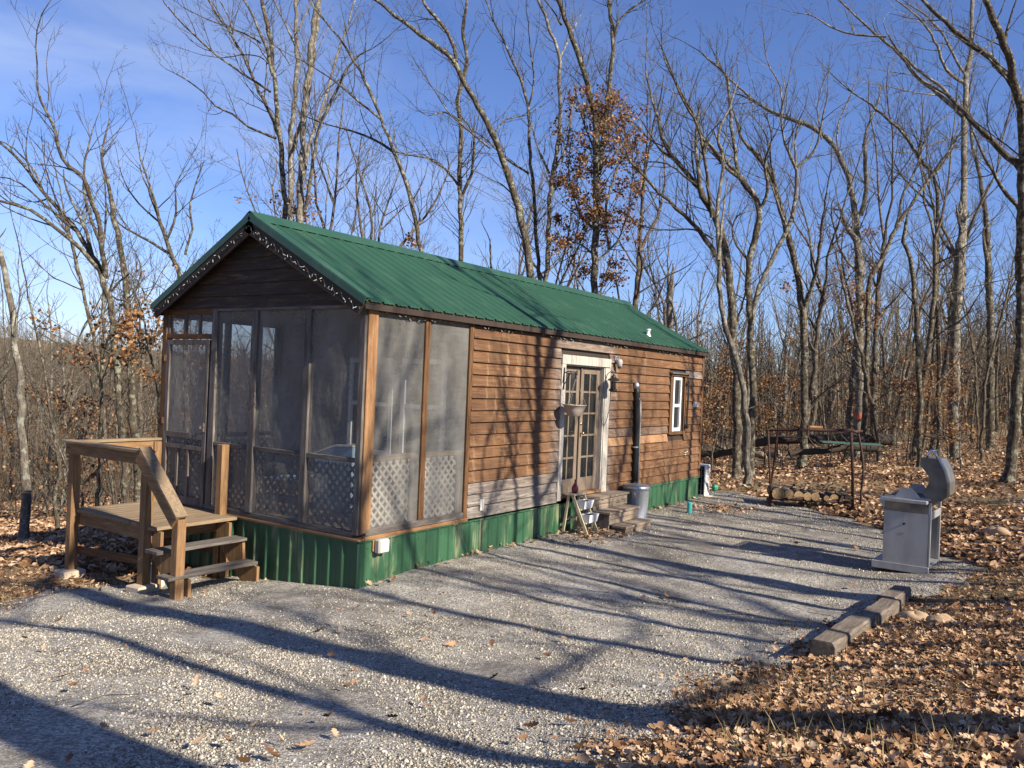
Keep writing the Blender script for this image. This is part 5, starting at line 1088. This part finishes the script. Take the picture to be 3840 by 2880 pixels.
hero('oak_tree', 'straight mid brown tree above the middle of the roof ridge', 28, [
 ('3', 32, 14, [(735, 1500), (730, 1300), (728, 1020), (722, 940), (735, 700), (712, 520), (740, 420), (762, 330), (740, 150), (760, 20)]), ('3', 12, 4, [(718, 960), (640, 870), (540, 815), (440, 805)]), ('3', 16, 6, [(740, 1010), (785, 900), (800, 740), (790, 680), (730, 600)]), ('3', 7, 3, [(722, 620), (640, 580), (560, 600), (500, 560)])], seed=10, dens=1.9)
hero('oak_tree', 'big lichen covered oak leaning far left above the roof', 26, [
 ('3', 46, 14, [(1100, 1620), (1085, 1400), (1060, 1230), (1015, 1030), (960, 870), (890, 680), (820, 550), (745, 420), (690, 310), (600, 240), (480, 150), (380, 75), (290, 0)]), ('3', 20, 12, [(710, 320), (680, 210), (625, 120), (545, 30), (525, -40)]), ('3', 8, 6, [(1010, 1020), (960, 970), (930, 950)]),
 ('3', 9, 3, [(900, 700), (960, 620), (1060, 600), (1160, 540)]), ('3', 10, 3, [(880, 770), (800, 700), (680, 600), (600, 480), (520, 360)])], 'bark', seed=11, dens=1.6)
hero('oak_tree', 'upright tree close right of the leaning lichen oak', 29, [
 ('3', 26, 8, [(1150, 1600), (1130, 1350), (1110, 1050), (1092, 850), (1080, 600), (1060, 470), (1000, 320), (950, 210), (890, 90)]), ('3', 12, 4, [(1085, 900), (960, 820), (870, 730), (800, 680)]), ('3', 10, 3, [(1082, 560), (1110, 420), (1090, 250), (1080, 120)])], seed=12, dens=2.0)
hero('oak_tree', 'tall straight smooth tree left of the leaf covered oak', 30, [
 ('3', 30, 12, [(1165, 1600), (1180, 1300), (1190, 1080), (1215, 850), (1245, 620), (1240, 420), (1243, 280), (1180, 130), (1130, 0)]), ('3', 14, 5, [(1195, 900), (1130, 770), (1100, 640)]), ('3', 10, 4, [(1243, 300), (1290, 200), (1350, 80)]), ('3', 14, 5, [(1215, 880), (1280, 760), (1300, 600), (1320, 440)])], 'pale', seed=13, dens=1.8)
hero('oak_tree', 'forked oak thickly hung with rust brown leaves above the far end of the roof', 27, [
 ('3', 42, 22, [(1425, 1700), (1420, 1500), (1430, 1200), (1432, 900), (1425, 620), (1385, 440), (1340, 290), (1290, 150), (1235, 0)]), ('3', 26, 14, [(1440, 900), (1475, 680), (1500, 450), (1520, 220), (1505, 90), (1498, -10)]), ('3', 15, 8, [(1530, 190), (1550, 110), (1610, 50), (1700, -10)]),
 ('3', 12, 8, [(1250, 130), (1225, 80)]), ('3', 14, 5, [(1500, 1300), (1480, 1100), (1530, 900), (1580, 740), (1560, 560)]), ('3', 12, 4, [(1430, 1200), (1340, 1090), (1290, 900), (1300, 740)]), ('3', 12, 4, [(1430, 1330), (1340, 1260), (1240, 1260)]), ('3', 10, 3, [(1430, 800), (1370, 640), (1330, 500)]),
 ('3', 11, 4, [(1440, 1350), (1540, 1250), (1600, 1080), (1620, 900)])], 'bark', seed=14, leaves=8000, lrange=(330, 1200), dens=2.4, tlow=.08, xr=(2070, 2420))
hero('oak_tree', 'pale curving slim trunk rising from the leaves behind the air conditioner', 21, [
 ('6', 46, 20, [(500, 1232), (498, 1050), (490, 900), (462, 700), (392, 450), (350, 300), (330, 120), (330, -30), (335, -190)]), ('4', 20, 7, [(545, 1350), (540, 1100), (570, 830), (545, 700), (600, 560), (640, 440)]), ('6', 7, 3, [(480, 890), (560, 860), (640, 840)]), ('4', 9, 3, [(560, 860), (620, 790), (560, 700)])], 'pale', seed=15, dens=1.3)
hero('oak_tree', 'large dark oak with many limbs fanning up to the left beyond the cabin end', 25, [
 ('4', 44, 28, [(640, 2000), (620, 1700), (585, 1300), (520, 1120), (450, 980)]), ('4', 26, 8, [(450, 980), (350, 860), (270, 760), (235, 620), (200, 520), (170, 380)]), ('4', 24, 7, [(540, 1330), (440, 1190), (330, 1080), (200, 960), (100, 850), (70, 790)]),
 ('4', 10, 4, [(520, 1240), (420, 1190), (300, 1192), (180, 1180), (80, 1120)]), ('4', 20, 5, [(510, 1130), (490, 960), (440, 660), (370, 540), (270, 290)]), ('4', 18, 5, [(560, 820), (470, 720), (430, 620), (330, 440), (260, 290), (250, 150)]),
 ('4', 14, 4, [(350, 850), (250, 780), (180, 680), (130, 600)]), ('4', 14, 5, [(450, 960), (400, 940), (280, 850), (120, 840)]), ('4', 10, 4, [(430, 940), (410, 850), (405, 780)])], seed=16, dens=1.9)
hero('oak_tree', 'dark oak with a bent trunk and high crown beside the pale curving trunk', 27, [
 ('4', 34, 26, [(720, 2000), (710, 1659), (700, 1400), (740, 1200), (755, 1080), (720, 1000), (650, 910)]), ('4', 20, 6, [(650, 910), (630, 780), (605, 560), (590, 400), (520, 330), (440, 260)]), ('4', 18, 5, [(757, 1090), (800, 980), (785, 850), (820, 720), (790, 600)]),
 ('4', 18, 5, [(650, 915), (580, 860), (500, 780), (430, 700)]), ('4', 12, 4, [(700, 1350), (620, 1230), (640, 1120), (730, 1090)])], seed=17, dens=2.0)
hero('oak_tree', 'forked tree leaning right in the centre of the woods', 29, [
 ('4', 32, 16, [(700, 1990), (720, 1659), (760, 1480), (850, 1290), (940, 1080), (950, 880)]), ('4', 16, 5, [(950, 880), (905, 780), (870, 620), (900, 450)]), ('4', 15, 5, [(950, 870), (1040, 780), (1080, 640), (1110, 500)]), ('4', 13, 4, [(900, 1180), (840, 1020), (800, 900)])], 'pale', seed=18, dens=2.2)
hero('oak_tree', 'dark trunked oak with rust leaves low on it, left of the paint marked trunk', 30, [
 ('4', 40, 20, [(990, 2050), (985, 1659), (955, 1420), (905, 1220), (850, 1000), (790, 860), (700, 760)]), ('4', 22, 8, [(985, 1600), (1040, 1450), (1080, 1200), (1106, 1000)]), ('4', 12, 4, [(850, 1000), (820, 850), (790, 700), (720, 600)])], seed=19, leaves=1500, lrange=(1000, 1500), dens=2.4)
th_ = hero('oak_tree', 'tall oak with an orange paint mark on its trunk and a limb arching left', 33, [
 ('6', 58, 46, [(1190, 1040), (1190, 1000), (1195, 700), (1190, 400), (1195, 100), (1190, -60)]), ('5', 34, 18, [(448, 1580), (440, 1300), (428, 1130), (400, 980), (370, 870), (300, 740), (200, 660), (100, 620), (0, 585)]),
 ('4', 20, 5, [(1000, 645), (870, 600), (740, 530), (650, 450), (575, 380), (530, 300)]), ('5', 24, 18, [(455, 1120), (482, 980), (476, 850), (472, 745)]), ('4', 10, 3, [(870, 600), (865, 450), (800, 320), (780, 180)]), ('5', 10, 3, [(330, 800), (340, 640), (400, 500), (440, 380)]),
 ('5', 14, 5, [(430, 1400), (350, 1300), (300, 1100), (310, 1040)]), ('5', 9, 3, [(250, 720), (230, 560), (260, 420), (300, 350)])], 'pale', seed=20, leaves=900, lrange=(850, 1550), dens=1.7)
hero('oak_tree', 'dark V shaped tree leaning right behind the paint marked trunk', 30, [
 ('5', 30, 10, [(480, 2000), (495, 1500), (560, 1350), (640, 1180), (750, 1010), (850, 870), (940, 740)]), ('5', 14, 5, [(640, 1180), (670, 1020), (750, 850), (800, 690), (910, 590)])], seed=21, dens=2.0)
hero('dead_tree', 'dark broken off trunk with a jagged top in the right woods', 28, [('5', 28, 16, [(760, 2100), (740, 1659), (722, 1400), (680, 1250), (690, 1150)])], seed=22, dens=.3, lev=1, ext=False)
hero('dead_tree', 'short broken brown stump trunk rising behind the far end of the roof', 32, [('4', 34, 26, [(290, 1900), (290, 1659), (292, 1560), (300, 1470)])], 'pale', seed=23, dens=.2, lev=1, ext=False)
hero('oak_tree', 'dark thin oak with level limbs left of the tall straight one', 32, [
 ('5', 24, 10, [(860, 2100), (850, 1650), (848, 1300), (842, 950), (760, 820), (670, 690), (560, 590), (490, 530)]), ('5', 10, 4, [(845, 900), (920, 780), (960, 640)])], seed=24, dens=2.0)
hero('oak_tree', 'tall straight oak behind the grill with limbs fanning up to the left', 32, [
 ('6', 62, 48, [(1785, 1142), (1775, 1000), (1780, 700), (1785, 400), (1805, 100), (1815, -150)]), ('5', 36, 20, [(970, 1500), (982, 1300), (990, 900), (992, 620), (1000, 400), (1025, 250), (1032, 0)]), ('5', 24, 9, [(985, 600), (860, 490), (740, 390), (640, 270), (500, 150), (340, 0)]),
 ('5', 20, 7, [(985, 590), (900, 480), (760, 370), (640, 250), (600, 190)]), ('5', 13, 4, [(590, 190), (430, 180), (310, 145), (200, 80), (110, 65)]), ('5', 9, 3, [(860, 495), (740, 480), (600, 450), (480, 425)]), ('5', 18, 6, [(1000, 440), (900, 360), (850, 240), (780, 120), (640, 0)]),
 ('5', 9, 3, [(975, 700), (850, 740), (700, 790), (560, 780)]), ('5', 16, 6, [(1000, 400), (940, 300), (880, 180), (800, 90), (700, 20)])], 'pale', seed=25, dens=1.5)
hero('oak_tree', 'upright grey tree between the tall straight oak and the right edge', 37, [('6', 48, 34, [(2000, 1072), (2003, 800), (2005, 500), (2000, 200), (1990, 0)]), ('5', 30, 10, [(1125, 1600), (1110, 1200), (1080, 960), (1030, 730), (1010, 500)])], seed=26, dens=1.8)
hero('oak_tree', 'large dark oak at the right edge with thick limbs sweeping up to the left', 22.5, [
 ('6', 62, 48, [(2112, 1305), (2140, 1150), (2160, 900), (2190, 500), (2200, 200), (2205, -100)]), ('5', 46, 24, [(1280, 1450), (1285, 1200), (1292, 900), (1290, 620), (1250, 400), (1200, 230), (1140, 90), (1100, 0)]), ('5', 34, 14, [(1290, 870), (1180, 770), (1060, 660), (960, 560), (900, 490)]),
 ('5', 32, 15, [(1290, 560), (1210, 400), (1110, 290), (960, 180), (860, 80), (775, 0)]), ('5', 22, 7, [(1290, 1110), (1210, 1010), (1130, 880), (1060, 740), (1020, 640)]), ('5', 14, 5, [(1200, 210), (1220, 120), (1260, 0)]), ('5', 10, 4, [(1180, 180), (1100, 250), (1000, 330)]), ('6', 7, 3, [(2180, 60), (2000, 100), (1800, 150), (1600, 215)]), ('6', 7, 3, [(2190, 200), (1950, 320), (1750, 420), (1600, 520)])], seed=27, dens=1.3)
hero('oak_tree', 'slim tree with pale patches beside the left deck post', 18, [('u', 12, 5, [(128, 1180), (120, 1080), (128, 1000), (110, 900), (96, 800), (60, 640)])], 'bark', seed=28, dens=1.5, group='slim trees near the deck', wk=.75)
hero('young_tree', 'thin crooked sapling behind the deck corner post', 13.5, [('u', 6, 3, [(145, 1145), (152, 1080), (153, 1040), (135, 985)]), ('u', 4, 2, [(153, 1035), (140, 1000), (118, 960)]), ('u', 4, 2, [(152, 1040), (165, 990), (195, 960)])], 'pale', seed=29, dens=2.5, lev=1, group='slim trees near the deck', ext=False)
hero('oak_tree', 'grey trunk with white lower bark seen under the deck handrail', 23, [('u', 20, 9, [(300, 1085), (297, 980), (285, 850), (280, 700), (262, 560), (240, 430)])], 'bark', seed=30, dens=2, leaves=500, lrange=(1150, 1650))
# orange paint mark on the trunk (a painted band standing just proud of the bark)
q = Vector(atD(*K6(1196, 925), 33)); tocam = math.atan2(CAM[1]-q.y, CAM[0]-q.x); off = Vector(th_['_o']); vs = []
for zz in (-.13, .13):
    for k in range(9): a = tocam-.2+(k-4)*.19; vs.append(q+Vector((math.cos(a)*.235, math.sin(a)*.235, zz+.02*math.sin(k*2+zz*9))))
MB().add(vs, [(k, k+1, k+10, k+9) for k in range(8)]).build('paint_mark', plain('orange_paint', (.55, .13, .07), .8), th_)

# ---- background woods: unique variants, then copies
def proc_tree(seed, kind):
    rg = random.Random(seed); tr = TB(); cw = TB(); tips = []
    if kind == 'sapling': h, r = rg.uniform(3.2, 5.5), rg.uniform(.018, .035)
    elif kind == 'pole': h, r = rg.uniform(8, 12), rg.uniform(.05, .085)
    elif kind == 'shade': h, r = rg.uniform(14, 16), rg.uniform(.14, .19)
    else: h, r = rg.uniform(10, 15), rg.uniform(.10, .17)
    n = 9; p = np.zeros(3); d = np.array([rg.gauss(0, .06), rg.gauss(0, .06 if kind != 'shade' else .02), 1.]); P3 = [p-np.array([0, 0, .15]), p+np.array([0, 0, .25])]; w = [r*1.5, r*1.05]
    trunk_h = h*(.55 if kind == 'oak' else .74 if kind == 'shade' else .8)
    for i in range(n):
        wv = .018 if kind == 'shade' else .05; d = d+np.array([rg.gauss(0, wv), rg.gauss(0, wv), .03]); d /= np.linalg.norm(d); P3.append(P3[-1]+d*trunk_h/n); w.append(r*(1-.45*(i+1)/n))
    line, ww = smooth_line(P3, w, rg); tr.add(line, ww, 8 if r > .05 else 5)
    ends = rg.choice([2, 3, 3, 4]) if kind in ('oak', 'shade') else 1
    for k in range(ends):
        a = rg.uniform(0, 6.28); sp = rg.uniform(.25, .6) if ends > 1 else .1
        grow(cw, line[-1], d+np.array([math.cos(a)*sp, math.sin(a)*sp, 0]), (h-trunk_h)*rg.uniform(.9, 1.2), ww[-1]*.75, 3 if kind == 'oak' else 2, rg, .08, .0062 if kind != 'sapling' else .004, 1.75 if kind == 'oak' else 2.2, tips)
    nb = {'sapling': 14, 'pole': 18, 'oak': 10, 'shade': 4}[kind]
    for k in range(nb):
        t = rg.uniform(.35 if kind in ('oak', 'pole') else .5 if kind == 'shade' else .2, .97); i = int(t*(len(line)-1)); a = rg.uniform(0, 6.28); el = rg.uniform(.3, 1.0)
        grow(cw, line[i], np.array([math.cos(a), math.sin(a), el]), h*rg.uniform(.12, .3)*(1.2-.5*t), ww[i]*rg.uniform(.3, .5), 2, rg, .07, .0062 if kind != 'sapling' else .004, 1.7, tips)
    mt = M['farbark'] if seed % 3 else M['pale']
    a = tr.mesh('trunk', mt); b = cw.mesh('crown', mt); c = None
    if kind == 'sapling' or (kind == 'pole' and seed % 2):
        rs_ = np.random.RandomState(seed); m = 520 if kind == 'sapling' else 120; cand = [q for q, _ in tips if kind == 'sapling' or q[2] < 6] or [q for q, _ in tips]
        pos = np.array([cand[rs_.randint(len(cand))]+rs_.normal(0, .12, 3) for _ in range(m)]); c = scatter('leaves', ST, SF, pos, rs_.uniform(.06, .12, m), 1.2, M['hung'], rs_)
    return a, b, c
def place(name, var, label, group, loc, rz, sc):
    t = bpy.data.objects.new(name, None); COL.objects.link(t); t.location = loc; t.rotation_euler = (rng.gauss(0, .03), rng.gauss(0, .03), rz) if name != 'shade_tree' else (0, 0, rz); t.scale = (sc, sc, sc); tag(t, label, 'tree', group)
    for nm, me in zip(('trunk', 'crown', 'leaves'), var):
        if me is not None: o = bpy.data.objects.new(nm, me); COL.objects.link(o); o.parent = t
    return t
VAR = {'oak': [proc_tree(100+i, 'oak') for i in range(8)], 'pole': [proc_tree(200+i, 'pole') for i in range(6)], 'sapling': [proc_tree(300+i, 'sapling') for i in range(4)], 'shade': [proc_tree(400+i, 'shade') for i in range(4)]}
ZN = {'L': ('in the hazy left woods below the cabin', 'L'), 'M': ('in the woods behind the cabin roof', 'M'), 'R': ('in the right woods behind the clearing', 'R')}
KN = {'oak': 'bare branching oak', 'pole': 'slim bare tree', 'sapling': 'low sapling holding rust brown leaves'}
rb = random.Random(77); cnt = 0; spots = []
def free(x, y, m): return all((x-a)**2+(y-b)**2 > m*m for a, b in spots)
plan = [('oak', 120, 27, 80), ('pole', 125, 25, 72), ('sapling', 32, 24, 44)]
for kind, num, d0, d1 in plan:
    k = 0; tries = 0
    while k < num and tries < 6000:
        tries += 1; D = d0+(d1-d0)*rb.random()**.8; X = rb.uniform(-350, IW+350)
        if kind == 'sapling': X = rb.choice([rb.uniform(-200, 700), rb.uniform(2550, 3900), rb.uniform(2600, 3500)]); D = rb.uniform(20 if X < 900 else 27, 44)
        if kind == 'oak' and X < 1100 and D < 30: D += 8
        lat = (X-1920)/F*D; x = CAM[0]+FW[0]*D+RT[0]*lat; y = CAM[1]+FW[1]*D+RT[1]*lat
        if -5.5 < x < 2 and -2 < y < 13: continue
        if x > -3 and y < 24: continue
        if not free(x, y, 1.1 if kind == 'sapling' else 1.7): continue
        spots.append((x, y)); z = 'L' if X < 950 else 'M' if X < 2500 else 'R'
        place('sapling' if kind == 'sapling' else 'forest_tree', rb.choice(VAR[kind]), KN[kind]+' '+ZN[z][0], {'L': 'left woods', 'M': 'woods behind the roof', 'R': 'right woods'}[z]+' '+{'oak': 'oaks', 'pole': 'slim trees', 'sapling': 'saplings'}[kind], (x, y, float(Hfar(x, y))), rb.uniform(0, 6.28), rb.uniform(.8, 1.15)*(1.0 if z != 'L' else .92)); k += 1
# trees standing to the right of the clearing: out of the frame, they cast the long shadows
SH = [(x_, y_-.015*x_, s_) for x_, y_, s_ in [(13.2, -3.5, 1.25), (13.5, -4.6, .8), (11.5, .2, .55), (10, 2.4, .55), (12, 4.5, .6), (9.5, 5.2, .5), (16, 6.9, .8), (10, 7.7, .5), (17, -1.2, .9), (14.5, 11, .8), (11.2, -5.25, 1.9), (18, -3.9, .8), (9.5, 1.35, .5), (10.6, 3.35, .95), (15, 2.6, .9), (13, 5.9, .8), (11, 6.3, .6), (12.5, 8.8, .8), (16, 8.9, .9), (21, 5.2, 1.0), (20, .4, 1.0), (25, -1, 1.1), (18, 12.5, .9), (13, 14, .8), (24, 9.5, 1.0), (12, 18, .8), (22, 18, 1.0), (16, 23, .9), (30, 14, 1.1), (30, 3, 1.1), (25, -7.5, 1.1)]]
for i, (x, y, s_) in enumerate(SH):
    o = place('shade_tree', VAR['shade'][i % 4], 'oak beyond the right edge of the picture', 'oaks right of the clearing', (x, y, float(Hfar(x, y))-.05), i*1.3, s_)
    if i == 0: o.rotation_euler.x = -.21; o.scale = (2.2, 2.2, .86)
for i, (x, y) in enumerate([(-14, -9), (-10, -14), (-17, -16), (-4, -18), (1, -15), (-8, -22), (5, -19), (9, -14), (13, -18), (3, -24), (-13, -27), (10, -25), (18, -14), (19, -23), (-20, -22), (24, -18), (-2, -28), (15, -31), (7, -32), (28, -27)]):
    place('forest_tree', rb.choice(VAR['oak']), 'oak in the woods behind the photographer, out of the picture', 'oaks behind the photographer', (x, y, float(Hfar(x, y))), rb.uniform(0, 6), rb.uniform(.85, 1.1))
# ---- far woods: one mass of thin trunks and limbs
fw = TB(); rg = random.Random(9)
for i in range(9000):
    D = 75+260*rg.random()**1.1; X = rg.uniform(-500, IW+500)
    if X < 1000 and rg.random() < .5: D = rg.uniform(100, 420)
    lat = (X-1920)/F*D; x = CAM[0]+FW[0]*D+RT[0]*lat; y = CAM[1]+FW[1]*D+RT[1]*lat; z = float(Hfar(x, y)); h = rg.uniform(8, 14); r = rg.uniform(.07, .16)
    b = np.array([x, y, z]); l = np.array([rg.gauss(0, .5), rg.gauss(0, .5), h]); m = b+l*.5+np.array([rg.gauss(0, .3), rg.gauss(0, .3), 0]); fw.add([b, m, b+l], [r, r*.7, .02], 3)
    for k in range(9):
        t = rg.uniform(.25, .95); q = b+l*t; a = rg.uniform(0, 6.28); L = rg.uniform(1, 3.2); e = q+np.array([math.cos(a)*L*.6, math.sin(a)*L*.6, L*.9]); fw.add([q, (q+e)/2+np.array([math.cos(a)*.15, math.sin(a)*.15, -.1]), e], [.045, .03, .014], 3)
me = fw.mesh('far_woods', M['farbark']); o = bpy.data.objects.new('far_woods', me); COL.objects.link(o); struct(o, 'stuff')
# ---- brush: thin stems and brown leaves under the trees
br = TB(); pos = []
for i in range(3000):
    D = rg.uniform(22, 66); X = rg.uniform(-300, IW+300); lat = (X-1920)/F*D; x = CAM[0]+FW[0]*D+RT[0]*lat; y = CAM[1]+FW[1]*D+RT[1]*lat
    if (x > -6 and y < 24 and x < 30) or incabin(x, y, 2): continue
    b = np.array([x, y, float(Hfar(x, y))-.03]); h = rg.uniform(.5, 3.4); dv = np.array([rg.gauss(0, .35), rg.gauss(0, .35), 1]); grow(br, b, dv, h, .006+h*.004, 1, rg, .02, .005, 2.2)
    for k in range(rg.choice([0, 0, 0, 0, 5, 9])): pos.append(b+dv*h*rg.uniform(.3, 1)+np.array([rg.gauss(0, .3), rg.gauss(0, .3), rg.gauss(0, .15)]))
o = bpy.data.objects.new('underbrush', br.mesh('underbrush', M['farbark'])); COL.objects.link(o); struct(o, 'stuff')
rs_ = np.random.RandomState(4); o = bpy.data.objects.new('brush_leaves', scatter('brush_leaves', ST, SF, np.array(pos), rs_.uniform(.06, .12, len(pos)), 1.2, M['hung'], rs_)); COL.objects.link(o); struct(o, 'stuff')
